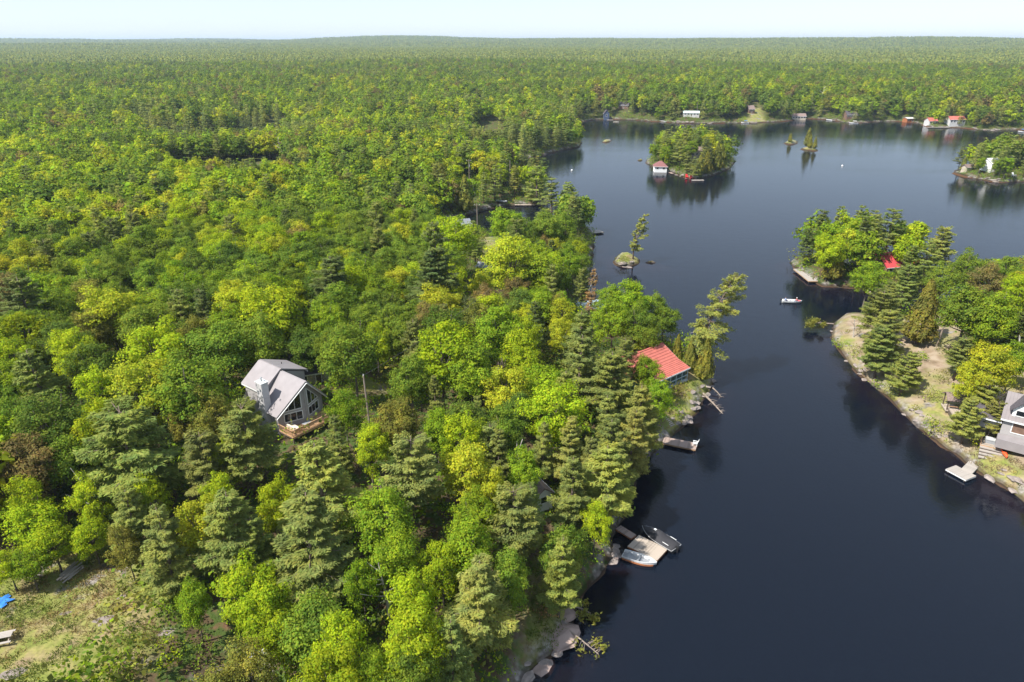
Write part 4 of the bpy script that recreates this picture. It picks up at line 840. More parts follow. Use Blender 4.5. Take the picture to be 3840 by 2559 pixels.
# generic gabled building: front faces -y, ridge along x
def building(name, label, cat, p, rz, w, d, hw, hr, wall, roof, wins=2, door=True, over=0.4, group=None, sink=0.8, chimney=False, winz=0.45, trim='white', hip=0.0, side_win=0, courses=0):
    h = thing(name, label, cat, p, rz, group); m = MB()
    m.add([(-w/2, -d/2, -sink), (w/2, -d/2, -sink), (w/2, d/2, -sink), (-w/2, d/2, -sink), (-w/2, -d/2, hw), (w/2, -d/2, hw), (w/2, d/2, hw), (-w/2, d/2, hw), (-w/2 + hip, 0, hw + hr - 0.05), (w/2 - hip, 0, hw + hr - 0.05)],
          [(0, 1, 5, 4), (1, 2, 6, 9, 5), (2, 3, 7, 6), (3, 0, 4, 8, 7)]); m.build('wall', M[wall], h)
    s = hr / (d / 2); ox = w / 2 + over; oy = d / 2 + over; ze = hw - over * s
    hp = hip + (0 if not hip else over)
    for sg in (-1, 1):
        q = [(-ox, sg * oy, ze + 0.1), (ox, sg * oy, ze + 0.1), (ox - hp, 0, hw + hr + 0.1), (-ox + hp, 0, hw + hr + 0.1)]
        if sg > 0: q = q[::-1]
        rf = MB().slab(q, 0.14).build('roof', M[roof], h)
        for k in range(courses):
            f0, f1 = k / courses, (k + 0.93) / courses; a_, b_ = Vector(q[0] if sg < 0 else q[3]), Vector(q[1] if sg < 0 else q[2]); c_, e_ = Vector(q[3] if sg < 0 else q[0]), Vector(q[2] if sg < 0 else q[1])
            up = Vector((0, 0, 0.035)); qq = [a_.lerp(c_, f0) + up * 1.6, b_.lerp(e_, f0) + up * 1.6, b_.lerp(e_, f1) + up, a_.lerp(c_, f1) + up]
            MB().slab(qq if sg < 0 else qq[::-1], 0.05).build('roof_panel', M[roof], rf)
        MB().bar((-ox, sg * (oy + 0.02), ze + 0.02), (ox, sg * (oy + 0.02), ze + 0.02), 0.05, 0.16).build('fascia', M[trim], h)
    if hip:
        for sg in (-1, 1):
            q = [(sg * ox, -oy, ze + 0.1), (sg * ox, oy, ze + 0.1), (sg * (ox - hp), 0, hw + hr + 0.1)]
            MB().slab(q if sg > 0 else q[::-1], 0.12).build('roof', M[roof], h)
    ww = min(1.2, w * 0.6 / max(wins, 1)); zb, zt = hw * winz, hw * 0.88
    slots = wins + (1 if door else 0)
    for k in range(slots):
        xc = w * ((k + 0.5) / slots)
        if door and k == slots // 2:
            windows_on(h, (-w/2, -d/2, 0), (w/2, -d/2, 0), 0.0, [[(xc - 0.45, 0.02), (xc + 0.45, 0.02), (xc + 0.45, min(2.0, hw * 0.9)), (xc - 0.45, min(2.0, hw * 0.9))]], 'door', trim, 0.1, 'dark_wood')
        else: windows_on(h, (-w/2, -d/2, 0), (w/2, -d/2, 0), 0.0, [[(xc - ww/2, zb), (xc + ww/2, zb), (xc + ww/2, zt), (xc - ww/2, zt)]], 'window', trim)
    for k in range(side_win):
        for A, B in (((w/2, -d/2, 0), (w/2, d/2, 0)), ((-w/2, d/2, 0), (-w/2, -d/2, 0))):
            xc = d * (k + 0.5) / side_win; windows_on(h, A, B, 0.0, [[(xc - 0.5, zb), (xc + 0.5, zb), (xc + 0.5, zt), (xc - 0.5, zt)]], 'window', trim)
    if chimney: MB().box((w * 0.2, d * 0.12, hw + hr), (0.5, 0.5, 1.3)).build('chimney', M['stone'], h)
    return h
def gp_(px, py): return on_ground(px, py)
# outbuilding left of the grey cottage and dark shingled roof behind it
building('shed', 'low tan shed half hidden left of the grey cottage', 'shed', Vector(local(-6.8, 4.6)) - Vector((0, 0, 1.9)), HANG, 3.4, 3.0, 2.3, 1.0, 'tan', 'brown_shingle', 1, True, sink=1.5)
p = at(1165, 1365, 11.5); building('garage', 'dark shingled roof showing behind the grey cottage', 'garage', (p.x, p.y + 2.0, 8.0), HANG - 0.5, 7, 6, 2.6, 2.2, 'grey_wall', 'shingle', 2, True, sink=3)

# ------------------------------------------------------------------ red roofed cottage on the point
def red_cottage():
    ze, zr = 5.0, 7.6
    e0, e1 = at(2495, 1421, ze), at(2588, 1380, ze); u = (e1 - e0).normalized(); ang = math.atan2(u.y, u.x); back = Vector((-u.y, u.x, 0))
    r1 = at(2464, 1296, zr); run = (r1 - e1).dot(back)
    run = max(5.5, min(run, 9.5)); base = Vector((e1.x, e1.y, 2.6))
    h = thing('cottage', 'red roofed lakeside cottage with screened porch on the point', 'cottage', base, ang)
    # local: x along the eave (e1 at 0, building runs to -x), y back from the lake, z from 2.6
    W = 11.5; zE, zB, zR = ze - 2.6, ze - 2.6 + 0.75, zr - 2.6; yb = run * 0.42
    m = MB(); x0, x1 = -W, -0.45
    m.add([(x0, 0.6, -1.2), (x1, 0.6, -1.2), (x1, 2 * run - 2.2, -1.2), (x0, 2 * run - 2.2, -1.2), (x0, 0.6, zE), (x1, 0.6, zE), (x1, 2 * run - 2.2, zE + .3), (x0, 2 * run - 2.2, zE + .3), (x0, run, zR - .15), (x1, run, zR - .15), (x0, yb, zB - .15), (x1, yb, zB - .15)],
          [(0, 1, 5, 4), (1, 2, 6, 9, 11, 5), (2, 3, 7, 6), (3, 0, 4, 10, 8, 7)]); m.build('wall', M['green_trim'], h)
    secs = [((0, zE), (yb, zB), 7), ((yb, zB), (run, zR), 7)]
    for (ya, za), (yc, zc), n in secs:
        rf = MB().slab([(-W - 0.4, ya, za), (0, ya, za), (0, yc, zc), (-W - 0.4, yc, zc)], 0.12).build('roof', M['red_roof'], h)
        for k in range(n):
            f0, f1 = k / n, (k + 0.94) / n; y0, y1, q0, q1 = ya + (yc - ya) * f0, ya + (yc - ya) * f1, za + (zc - za) * f0, za + (zc - za) * f1
            MB().slab([(-W - 0.4, y0, q0 + .075), (0.02, y0, q0 + .075), (0.02, y1, q1 + .03), (-W - 0.4, y1, q1 + .03)], 0.06).build('roof_panel', M['red_roof'], rf)
    rf = MB().slab([(-W - 0.4, 2 * run - 1.8, zE), (-W - 0.4, run, zR), (0, run, zR), (0, 2 * run - 1.8, zE)], 0.12).build('roof', M['red_roof'], h)
    MB().bar((-W - 0.4, run, zR + 0.06), (0, run, zR + 0.06), 0.3, 0.08).build('ridge_cap', M['red_roof'], h)
    MB().bar((-W - 0.4, -0.03, zE - 0.08), (0.03, -0.03, zE - 0.08), 0.06, 0.22).build('fascia', M['white'], h)
    MB().bar((0.03, 0, zE - 0.06), (0.03, yb, zB - 0.06), 0.05, 0.16).bar((0.03, yb, zB - 0.06), (0.03, run, zR - 0.06), 0.05, 0.16).build('fascia', M['white'], h)
    # screened porch under the front eave: posts, rail, screens, floor
    pf = MB().slab([(-5.4, 0.58, 0.12), (-5.4, 0.08, 0.12), (-0.2, 0.08, 0.12), (-0.2, 0.58, 0.12)], 0.2).build('porch_floor', M['boat_white'], h)
    for x in (-0.35, -1.9, -3.5, -5.1): MB().box((x, 0.22, zE / 2), (0.12, 0.12, zE)).build('porch_post', M['pale_blue_roof'], h)
    MB().bar((-5.2, 0.2, zE * 0.45), (-0.3, 0.2, zE * 0.45), 0.08, 0.14).build('porch_rail', M['pale_blue_roof'], h)
    windows_on(h, (-5.1, 0.6, 0), (-0.5, 0.6, 0), 0.0, [[(0.1 + 1.55 * k, 0.2), (1.5 + 1.55 * k, 0.2), (1.5 + 1.55 * k, zE * 0.92), (0.1 + 1.55 * k, zE * 0.92)] for k in range(3)], 'screen', 'green_trim', 0.07, 'teal_screen')
    windows_on(h, (-0.45, 0.6, 0), (-0.45, 7, 0), 0.0, [[(0.4, 0.8), (1.8, 0.8), (1.8, zE * 0.9), (0.4, zE * 0.9)], [(2.6, 0.8), (3.8, 0.8), (3.8, zE * 0.9), (2.6, zE * 0.9)]], 'window', 'white')
    MB().tube((-2.2, run - 0.2, zR), (-2.2, run - 0.2, zR + 0.45), 0.09, 0.09).build('roof_vent', M['white'], h)
    # side wing to the left
    MB().slab([(-W - 3.6, run - 3.2, zE + 0.4), (-W - 0.2, run - 3.2, zE + 0.4), (-W - 0.2, run, zR - 0.5), (-W - 3.6, run, zR - 0.5)], 0.15).build('wing_roof', M['red_roof'], h)
    MB().box((-W - 1.8, run - 1.4, (zE + 0.3 - 1.2) / 2), (3.2, 2.8, zE + 1.5)).build('wing_wall', M['green_trim'], h)
red_cottage()

# white shed in the trees above the near dock
p = on_ground(2010, 1885); building('shed', 'small white wooden shed with brown roof among pines', 'shed', p, -1.05, 3.6, 2.6, 2.3, 1.0, 'white', 'brown_shingle', 0, False, sink=1.5, side_win=1, over=0.2)

# ------------------------------------------------------------------ docks
def dock(name, label, p, rz, L, Wd, z, planks, wood_, frame='rust', floats=False, group=None):
    """deck of planks laid across, running along +x from p"""
    t = thing(name, label, 'dock', (p[0], p[1], 0), rz, group)
    MB().box((L / 2, 0, z - 0.15), (L - 0.02, Wd - 0.02, 0.2)).build('frame', M[frame], t)
    pw = L / planks; pm = MB().box((0, 0, 0), (pw * 0.93, Wd, 0.06)).mesh('plank', M[wood_])
    for k in range(planks): link('plank', pm, t, (pw * (k + 0.5), 0, z - 0.02))
    n = max(2, int(L / 2.2))
    for k in range(n):
        for s in (-1, 1): MB().tube((0.3 + (L - 0.6) * k / (n - 1), s * (Wd / 2 - 0.2), z - 0.2), (0.3 + (L - 0.6) * k / (n - 1), s * (Wd / 2 - 0.2), -1.6), 0.09, 0.09, 6).build('post', M['dark_wood'], t)
    return t
def ang_of(a, b): return math.atan2(b.y - a.y, b.x - a.x)
# near dock with its ramp
A, B = at(2374, 2028, 0.5), at(2484, 2081, 0.5)           # mid of the inner and outer ends
rz = ang_of(A, B); dock('dock', 'pale grey plank dock with two boats moored along it', A, rz, (B - A).length, 2.75, 0.52, 24, 'grey_plank')
A2, B2 = at(2318, 1975, 0.6), at(2379, 2014, 0.55); dock('gangway', 'narrow grey plank gangway from the trees to the near dock', A2, ang_of(A2, B2), (B2 - A2).length - 0.12, 1.05, 0.5, 14, 'brown_plank')
# long brown dock
A3, B3 = at(2487, 1650, 0.5), at(2612, 1675, 0.5); rz3 = ang_of(A3, B3); dock('dock', 'weathered brown plank dock with a white chair at its end', A3, rz3, (B3 - A3).length, 2.0, 0.5, 26, 'brown_plank', 'cedar_deck')
# pale dock by the middle shore
A4, B4 = at(2212, 871, 0.5), at(2256, 867, 0.5); dock('dock', 'pale L shaped dock on the middle shore below the cove', A4, ang_of(A4, B4), (B4 - A4).length, 3.4, 0.5, 14, 'pale_plank', 'dark_wood')
# right dock with a wide platform and a walkway
A5, B5 = at(3565, 1752, 0.5), at(3642, 1793, 0.5); rz5 = ang_of(A5, B5); dock('dock', 'wide pale floating dock below the dormer house', A5, rz5, (B5 - A5).length, 2.3, 0.5, 18, 'pale_plank', 'white')
A6, B6 = at(3623, 1770, 0.5), at(3655, 1737, 0.5); dock('gangway', 'short pale plank walkway joining the right dock to the bank', A6, ang_of(A6, B6), (B6 - A6).length, 1.5, 0.55, 9, 'pale_plank', 'white')
# island walls and docks
A7, B7 = at(2992, 1010, 0.6), at(3050, 1056, 0.6); dock('dock', 'tan plank dock edging the island with coral red roofs', A7, ang_of(A7, B7), (B7 - A7).length, 2.6, 0.7, 18, 'pale_plank', 'cedar_deck')
A8, B8 = at(3249, 1078, 0.5), at(3252, 1098, 0.5); dock('dock', 'small grey dock under trees on the island with coral red roofs', A8, ang_of(A8, B8), (B8 - A8).length, 1.6, 0.5, 10, 'grey_plank', 'dark_wood')
def deck_chair(label, p, rz, mat, group=None, s=1.0):
    t = thing('garden_chair', label, 'chair', p, rz, group); t.scale = (s, s, s)
    MB().box((0, 0, 0.36), (0.6, 0.6, 0.05), rx=0.12).build('seat', M[mat], t)
    bk = MB()
    for k in range(5): bk.box((-0.24 + 0.12 * k, 0.38, 0.68), (0.1, 0.03, 0.8), rx=-0.4)
    bk.build('backrest', M[mat], t)
    for s_ in (-1, 1):
        MB().box((s_ * 0.34, 0.0, 0.56), (0.13, 0.75, 0.03)).build('armrest', M[mat], t); MB().box((s_ * 0.32, -0.28, 0.27), (0.06, 0.08, 0.54)).build('leg', M[mat], t); MB().box((s_ * 0.32, 0.28, 0.26), (0.06, 0.08, 0.52)).build('leg', M[mat], t)
    return t
q = A3.lerp(B3, 0.965); deck_chair('white plastic chair on the end of the brown dock', (q.x, q.y + 0.3, 0.51), rz3 - 1.57, 'white')
for px, g in ((2575, 'left'), (2592, 'right')):
    q = on_ground(px, 668); deck_chair(f'red garden chair, the {g} of two on the boathouse island shore', (q.x, q.y, q.z + 0.02), 0.1, 'red', 'red chairs on the boathouse island', 1.7)

# ------------------------------------------------------------------ boats
def hull_rows(L, B, D, n=13, keel=0.12, tr=0.9):
    rows = []
    for i in range(n):
        t = i / (n - 1); x = L * t
        hb = B / 2 * (tr + (1 - tr) * min(1, t * 3)) * (1 - max(0, (t - 0.45) / 0.55) ** 2.4) if t < 1 else 0.0
        hb = max(hb, 0.015); sh = D * (0.78 + 0.22 * t * t); kz = -keel + D * 0.75 * max(0, (t - 0.72) / 0.28) ** 2
        rows.append((x, hb, sh, kz))
    return rows
def boat(name, label, p, rz, L, B, D=0.62, hull='boat_white', rim='boat_white', bottom=None, cover=None, motor=True, seats=2, canopy=None, inner='boat_grey', group=None, bow=None, screen=False):
    t = thing(name, label, 'boat', (p[0], p[1], -0.02), rz, group); R_ = hull_rows(L, B, D)
    m = MB(); m.rings([[(x, -hb, sh), (x, -hb * 0.93, sh * 0.45 + kz * 0.2), (x, -hb * 0.6, kz * 0.6), (x, 0, kz), (x, hb * 0.6, kz * 0.6), (x, hb * 0.93, sh * 0.45 + kz * 0.2), (x, hb, sh), (x, hb * 0.9, sh - 0.02), (x, hb * 0.8, 0.16 + max(kz, 0)), (x, -hb * 0.8, 0.16 + max(kz, 0)), (x, -hb * 0.9, sh - 0.02)] for x, hb, sh, kz in R_])
    m.build('hull', M[hull], t, True)
    rm = MB()
    for s in (-1, 1):
        for a, b in zip(R_, R_[1:]): rm.bar((a[0], s * a[1], a[2] + 0.015), (b[0], s * b[1], b[2] + 0.015), 0.09, 0.05)
    rm.bar((0, -R_[0][1], R_[0][2] + 0.015), (0, R_[0][1], R_[0][2] + 0.015), 0.1, 0.06); rm.build('gunwale', M[rim], t)
    if bottom:
        bt = MB()
        for s in (-1, 1):
            for a, b in zip(R_[:-2], R_[1:-1]): bt.bar((a[0], s * a[1] * 0.985, 0.13), (b[0], s * b[1] * 0.985, 0.13), 0.05, 0.2)
        bt.build('chine_stripe', M[bottom], t)
    if cover:
        rows = []
        for i, (x, hb, sh, kz) in enumerate(R_):
            k = i / (len(R_) - 1); pk = 0.62 * math.exp(-((k - 0.55) / 0.16) ** 2) + 0.22 * (1 - k) + 0.12
            rows.append([(x, -hb * 1.04, sh - 0.12), (x, -hb * 1.02, sh + 0.05), (x, -hb * 0.55, sh + pk * 0.72), (x, 0, sh + pk), (x, hb * 0.55, sh + pk * 0.72), (x, hb * 1.02, sh + 0.05), (x, hb * 1.04, sh - 0.12)])
        c = MB().rings(rows).build('cover', M[cover], t, True)
        MB().box((L * 0.62, 0, D + 0.62), (0.35, 0.28, 0.05)).build('vent_patch', M['white'], c)
        MB().box((L * 0.2, -B * 0.38, D + 0.22), (0.9, 0.07, 0.03)).build('strap', M['white'], c); MB().box((L * 0.2, B * 0.38, D + 0.22), (0.9, 0.07, 0.03)).build('strap', M['white'], c)
    else:
        MB().add([(x * 0.97 + 0.03, s * hb * 0.76, 0.2 + max(kz, 0)) for x, hb, sh, kz in R_[:-1] for s in (-1, 1)], [(2 * i, 2 * i + 2, 2 * i + 3, 2 * i + 1) for i in range(len(R_) - 2)]).build('floor', M[inner], t)
        for k in range(seats):
            x = L * (0.16 + 0.30 * k); hb = R_[min(12, int(x / L * 12))][1]; MB().box((x, 0, 0.38), (0.34, hb * 1.7, 0.07)).build('seat', M[inner], t)
        MB().slab([(L * 0.99, 0, D * 0.97), (L * 0.80, B * 0.30, D * 0.92), (L * 0.80, -B * 0.30, D * 0.92)], 0.04).build('bow_deck', M[bow or rim], t)
    if screen:
        MB().slab([(L * 0.62, -B * 0.36, D), (L * 0.55, -B * 0.36, D + 0.5), (L * 0.55, B * 0.36, D + 0.5), (L * 0.62, B * 0.36, D)], 0.02).build('windscreen', M['glass'], t)
    if canopy:
        c = MB().box((L * 0.4, 0, D + 1.25), (L * 0.42, B * 0.95, 0.08)).build('canopy', M[canopy], t)
        for sx in (-1, 1):
            for s in (-1, 1): MB().tube((L * (0.4 + 0.19 * sx), s * B * 0.42, D), (L * (0.4 + 0.19 * sx), s * B * 0.42, D + 1.25), 0.025, 0.025, 5).build('canopy_pole', M['boat_grey'], c)
    if motor:
        o = MB().rings([[(-0.42, -0.14, z), (-0.1, -0.17, z), (0.02, 0.0, z), (-0.1, 0.17, z), (-0.42, 0.14, z)] for z in (D * 0.75, D + 0.12)]).rings([[(-0.42, -0.14, D + 0.12), (-0.1, -0.17, D + 0.12), (0.02, 0.0, D + 0.12), (-0.1, 0.17, D + 0.12), (-0.42, 0.14, D + 0.12)], [(-0.34, -0.1, D + 0.3), (-0.14, -0.11, D + 0.3), (-0.06, 0.0, D + 0.3), (-0.14, 0.11, D + 0.3), (-0.34, 0.1, D + 0.3)]]).build('outboard_motor', M['black'], t)
        MB().box((-0.2, 0, 0.1), (0.16, 0.09, 0.9)).build('motor_leg', M['black'], o)
    return t
a, b = at(2535, 2058, 0.5), at(2408, 1978, 0.5); boat('motorboat', 'motorboat under a charcoal cover on the far side of the near dock', a, ang_of(a, b), (b - a).length, 2.1, 0.8, 'black', 'boat_white', cover='charcoal')
a, b = at(2338, 2075, 0.4), at(2462, 2113, 0.4); boat('rowing_boat', 'open white aluminium boat with rusty stripe beside the near dock', a, ang_of(a, b), (b - a).length, 1.55, 0.58, bottom='rust', seats=3)
a, b = at(2932, 1127, 0.4), at(3006, 1131, 0.4); FB = boat('fishing_boat', 'white fishing boat carrying two people on the open channel', a, ang_of(a, b), (b - a).length, 1.7, 0.62, bow='red', seats=3)
FA, FRZ, FL = a, ang_of(a, b), (b - a).length

# ------------------------------------------------------------------ people: one skinned body each, seated
def person(label, p, rz, shirt, hairm):
    t = thing('person', label, 'person', p, rz)
    def skin(name, vs, es, rad, mat, root=0):
        me = bpy.data.meshes.new(name); me.from_pydata(vs, es, []); me.materials.append(mat); o = link(name, me, t)
        s = o.modifiers.new('skin', 'SKIN'); 
        for i, r in enumerate(rad): me.skin_vertices[0].data[i].radius = (r, r)
        me.skin_vertices[0].data[root].use_root = True
        d = o.modifiers.new('sub', 'SUBSURF'); d.levels = 1; d.render_levels = 1; return o
    # pelvis, waist, chest, neck, head base, head top, then legs and arms (facing +x)
    V = [(0, 0, .50), (-.02, 0, .66), (0, 0, .86), (.02, 0, 1.02), (.03, 0, 1.10), (.04, 0, 1.27), (.08, .10, .48), (.44, .13, .50), (.48, .13, .10), (.62, .13, .03), (.08, -.10, .48), (.44, -.13, .50), (.48, -.13, .10), (.62, -.13, .03), (0, .19, .93), (.06, .25, .68), (.28, .20, .60), (.40, .17, .58), (0, -.19, .93), (.06, -.25, .68), (.28, -.20, .60), (.40, -.17, .58)]
    E = [(0, 1), (1, 2), (2, 3), (3, 4), (4, 5), (0, 6), (6, 7), (7, 8), (8, 9), (0, 10), (10, 11), (11, 12), (12, 13), (2, 14), (14, 15), (15, 16), (16, 17), (2, 18), (18, 19), (19, 20), (20, 21)]
    Rd = [.14, .13, .15, .06, .085, .085, .09, .07, .05, .045, .09, .07, .05, .045, .06, .05, .038, .03, .06, .05, .038, .03]
    skin('body', V, E, Rd, M['skin'])
    skin('shirt', [(0, 0, .54), (-.02, 0, .68), (0, 0, .88), (0, .2, .93), (.06, .26, .70), (0, -.2, .93), (.06, -.26, .70)], [(0, 1), (1, 2), (2, 3), (3, 4), (2, 5), (5, 6)], [.165, .16, .175, .085, .065, .085, .065], M[shirt])
    skin('trousers', [(0, 0, .50), (.08, .10, .48), (.44, .13, .50), (.48, .13, .14), (.08, -.10, .48), (.44, -.13, .50), (.48, -.13, .14)], [(0, 1), (1, 2), (2, 3), (0, 4), (4, 5), (5, 6)], [.165, .11, .088, .065, .11, .088, .065], M['denim'])
    MB().rings([[(.03 + r * math.cos(6.283 * j / 8), r * math.sin(6.283 * j / 8), z) for j in range(8)] for r, z in ((.115, 1.22), (.118, 1.28), (.09, 1.35), (.03, 1.385))]).build('cap', M[hairm], t, True)
    return t
ca, sa = math.cos(FRZ), math.sin(FRZ)
person('person in a red shirt seated near the bow of the fishing boat', (FA.x + ca * FL * 0.74, FA.y + sa * FL * 0.74, 0.0), FRZ + 3.1, 'red_shirt', 'white')
person('person in a blue shirt seated by the outboard motor', (FA.x + ca * FL * 0.17, FA.y + sa * FL * 0.17, 0.0), FRZ + 0.2, 'sky_shirt', 'hair')
# ------------------------------------------------------------------ dormer house, pavilion, stairs and kayak on the right bank
def dormer_house():
    ze, zr = 7.2, 10.2
    e0, e1 = at(3753, 1570, ze), at(3842, 1592, ze); u = (e1 - e0); u.z = 0; u.normalize(); ang = math.atan2(u.y, u.x)
    h = thing('house', 'grey house with brown metal roof and white dormer at the right edge', 'house', (e0.x, e0.y, 4.7), ang); z = lambda v: v - 4.7
    W, D = 9.0, 7.0; m = MB()
    m.add([(0.4, 0.5, -1.5), (W, 0.5, -1.5), (W, D, -1.5), (0.4, D, -1.5), (0.4, 0.5, z(ze)), (W, 0.5, z(ze)), (W, D, z(ze)), (0.4, D, z(ze)), (0.4, D / 2 + .25, z(zr) - .2), (W, D / 2 + .25, z(zr) - .2)], [(0, 1, 5, 4), (1, 2, 6, 9, 5), (2, 3, 7, 6), (3, 0, 4, 8, 7)]).build('wall', M['grey_wall'], h)
    for q in ([(0, 0, z(ze)), (W + .4, 0, z(ze)), (W + .4, D / 2 + .25, z(zr)), (0, D / 2 + .25, z(zr))], [(0, D / 2 + .25, z(zr)), (W + .4, D / 2 + .25, z(zr)), (W + .4, D + .5, z(ze)), (0, D + .5, z(ze))]): 
        rf = MB().slab(q, 0.16).build('roof', M['taupe_roof'], h); rb = MB()
        for k in range(1, 22): x = (W + .4) * k / 22; rb.bar(Vector(q[0]).lerp(Vector(q[1]), k / 22) + Vector((0, 0, .02)), Vector(q[3]).lerp(Vector(q[2]), k / 22) + Vector((0, 0, .02)), 0.04, 0.04)
        rb.build('roof_rib', M['taupe_roof'], rf)
    MB().bar((0, -0.03, z(ze) - .1), (W + .4, -0.03, z(ze) - .1), 0.06, 0.22).build('fascia', M['white'], h)
    # dormer
    xc, hw = 2.1, 0.95; zb, zd, zp = z(ze) + 0.5, z(ze) + 1.7, z(ze) + 2.8
    dm = MB().add([(xc - hw, 0.7, zb), (xc + hw, 0.7, zb), (xc + hw, 0.7, zd), (xc, 0.7, zp), (xc - hw, 0.7, zd), (xc - hw, 3.2, zb), (xc + hw, 3.2, zb), (xc + hw, 3.2, zd), (xc, 3.2, zp), (xc - hw, 3.2, zd)], [(0, 1, 2, 3, 4), (1, 6, 7, 2), (5, 0, 4, 9)]).build('dormer', M['white'], h)
    for s in (-1, 1):
        q = [(xc + s * (hw + .35), 0.3, zd - .3), (xc, 0.3, zp + .12), (xc, 3.6, zp + .12), (xc + s * (hw + .35), 3.6, zd - .3)]
        MB().slab(q if s > 0 else q[::-1], 0.12).build('dormer_roof', M['shingle'], dm)
    windows_on(dm, (xc - hw, 0.7, 0), (xc + hw, 0.7, 0), 0.0, [[(0.4, zb + .2), (1.7, zb + .2), (1.7, zd - .1), (0.4, zd - .1)]])
    windows_on(h, (0.4, 0.5, 0), (W, 0.5, 0), 0.0, [[(1.2, 0.5), (3.0, 0.5), (3.0, 2.3), (1.2, 2.3)], [(3.6, 0.4), (4.6, 0.4), (4.6, 2.4), (3.6, 2.4)], [(5.4, 0.5), (7.4, 0.5), (7.4, 2.3), (5.4, 2.3)]], 'window', 'white', 0.12, 'brown_wall')
    MB().box((W / 2 + .2, -0.6, -0.75), (W, 2.0, 1.4)).build('terrace', M['metal_roof'], h)
    # low dark wing on the left
    MB().slab([(-4.5, 0.8, z(6.3)), (0.35, 0.8, z(6.3)), (0.35, 3.4, z(7.4)), (-4.5, 3.4, z(7.4))], 0.14).build('wing_roof', M['shingle'], h)
    MB().bar((-4.5, 0.76, z(6.3) - .1), (0.35, 0.76, z(6.3) - .1), 0.05, 0.2).build('fascia', M['white'], h); MB().box((-2.1, 2.4, z(6.2) / 2 - .1), (4.2, 2.2, z(6.2) + .2)).build('wing_wall', M['grey_wall'], h)
    return ang
HA = dormer_house()
# timber steps and landing
q = on_ground(3715, 1690); t = thing('timber_stairs', 'broad pale timber stairs below the dormer house', 'stairs', (q.x, q.y, 0), ang_of(at(3670, 1690), at(3745, 1708)) )
MB().box((0, 1.0, q.z + 0.55), (3.0, 2.2, 0.12)).build('landing', M['cedar_deck'], t)
pm = MB().box((0, 0, 0), (3.0, 0.17, 0.05)).mesh('plank', M['grey_plank'])
for k in range(11): link('plank', pm, t, (0, 0.0 + 0.2 * k, q.z + 0.635))
for k in range(4): MB().box((0, -0.35 - 0.5 * k, q.z + 0.42 - 0.3 * k), (3.0, 0.48, 0.14)).build('step', M['pale_plank'], t); MB().box((0, -0.35 - 0.5 * k, q.z - 0.3 - 0.3 * k), (2.9, 0.4, 1.2)).build('riser', M['dark_wood'], t)
for s in (-1, 1):
    MB().bar((s * 1.45, 0, q.z + 1.5), (s * 1.45, 2.1, q.z + 1.5), 0.09, 0.08).build('handrail', M['cedar_deck'], t)
    for y in (0, 1.05, 2.1): MB().box((s * 1.45, y, q.z + 1.05), (0.09, 0.09, 0.95)).build('rail_post', M['cedar_deck'], t)
c = thing('hot_tub', 'white covered tub on the landing above the timber stairs', 'tub', tuple(t.matrix_basis @ Vector((0.1, 1.3, q.z + 0.66))), t.rotation_euler[2])
MB().rings([[((1.0 + .06 * (z > .5)) * a, (0.55 + .04 * (z > .5)) * b, z) for a, b in ((-1, -.8), (-.8, -1), (.8, -1), (1, -.8), (1, .8), (.8, 1), (-.8, 1), (-1, .8))] for z in (0, .5, .52, .62)]).build('shell', M['boat_grey'], c); MB().box((0, 0, .65), (1.9, 1.0, .06)).build('lid', M['boat_white'], c)
q = on_ground(3762, 1700); k = thing('kayak', 'orange kayak lying on the bank beside the timber stairs', 'kayak', (q.x, q.y, q.z + 0.25), 1.25)
MB().rings([[(x, w * a, .22 * b) for a, b in ((-1, .3), (-.7, -.8), (0, -1), (.7, -.8), (1, .3), (.6, .9), (0, 1), (-.6, .9))] for x, w in ((-1.6, .03), (-1.2, .2), (-.5, .34), (.4, .34), (1.2, .2), (1.6, .03))]).build('hull', M['orange'], k, True); MB().rings([[(.1 + .4 * math.cos(a), .2 * math.sin(a), zz) for a in [j * .785 for j in range(8)]] for zz in (.2, .235)]).build('cockpit', M['black'], k)
# small timber pavilion with a deck of chairs
q = on_ground(3590, 1548); pv = thing('pavilion', 'small open timber pavilion on the right bank', 'pavilion', (q.x, q.y + 1.2, q.z), -0.25)
for sx in (-1, 1):
    for sy in (-1, 1): MB().box((sx * 1.3, sy * 1.0, 1.0), (0.16, 0.16, 2.6)).build('post', M['dark_wood'], pv)
for s in (-1, 1):
    qq = [(-1.7, s * 1.5, 2.1), (1.7, s * 1.5, 2.1), (1.7, 0, 3.0), (-1.7, 0, 3.0)]; MB().slab(qq if s < 0 else qq[::-1], .12).build('roof', M['brown_shingle'], pv)
MB().box((0, 0, 0.15), (3.0, 2.4, 0.2)).build('floor', M['grey_plank'], pv); MB().box((0, -1.0, 0.9), (2.6, .08, .12)).box((0, -1.0, 2.1), (2.8, .1, .16)).build('rail', M['cedar_deck'], pv)
q = on_ground(3582, 1552); t = thing('timber_deck', 'grey timber platform in front of the small pavilion', 'deck', (q.x, q.y - 0.6, q.z + 0.35), -0.25)
MB().box((0, 0, -.15), (2.4, 2.2, .7)).build('frame', M['dark_wood'], t); pm = MB().box((0, 0, 0), (.18, 2.3, .05)).mesh('plank', M['grey_plank'])
for k in range(12): link('plank', pm, t, (-1.1 + .2 * k, 0, .23))

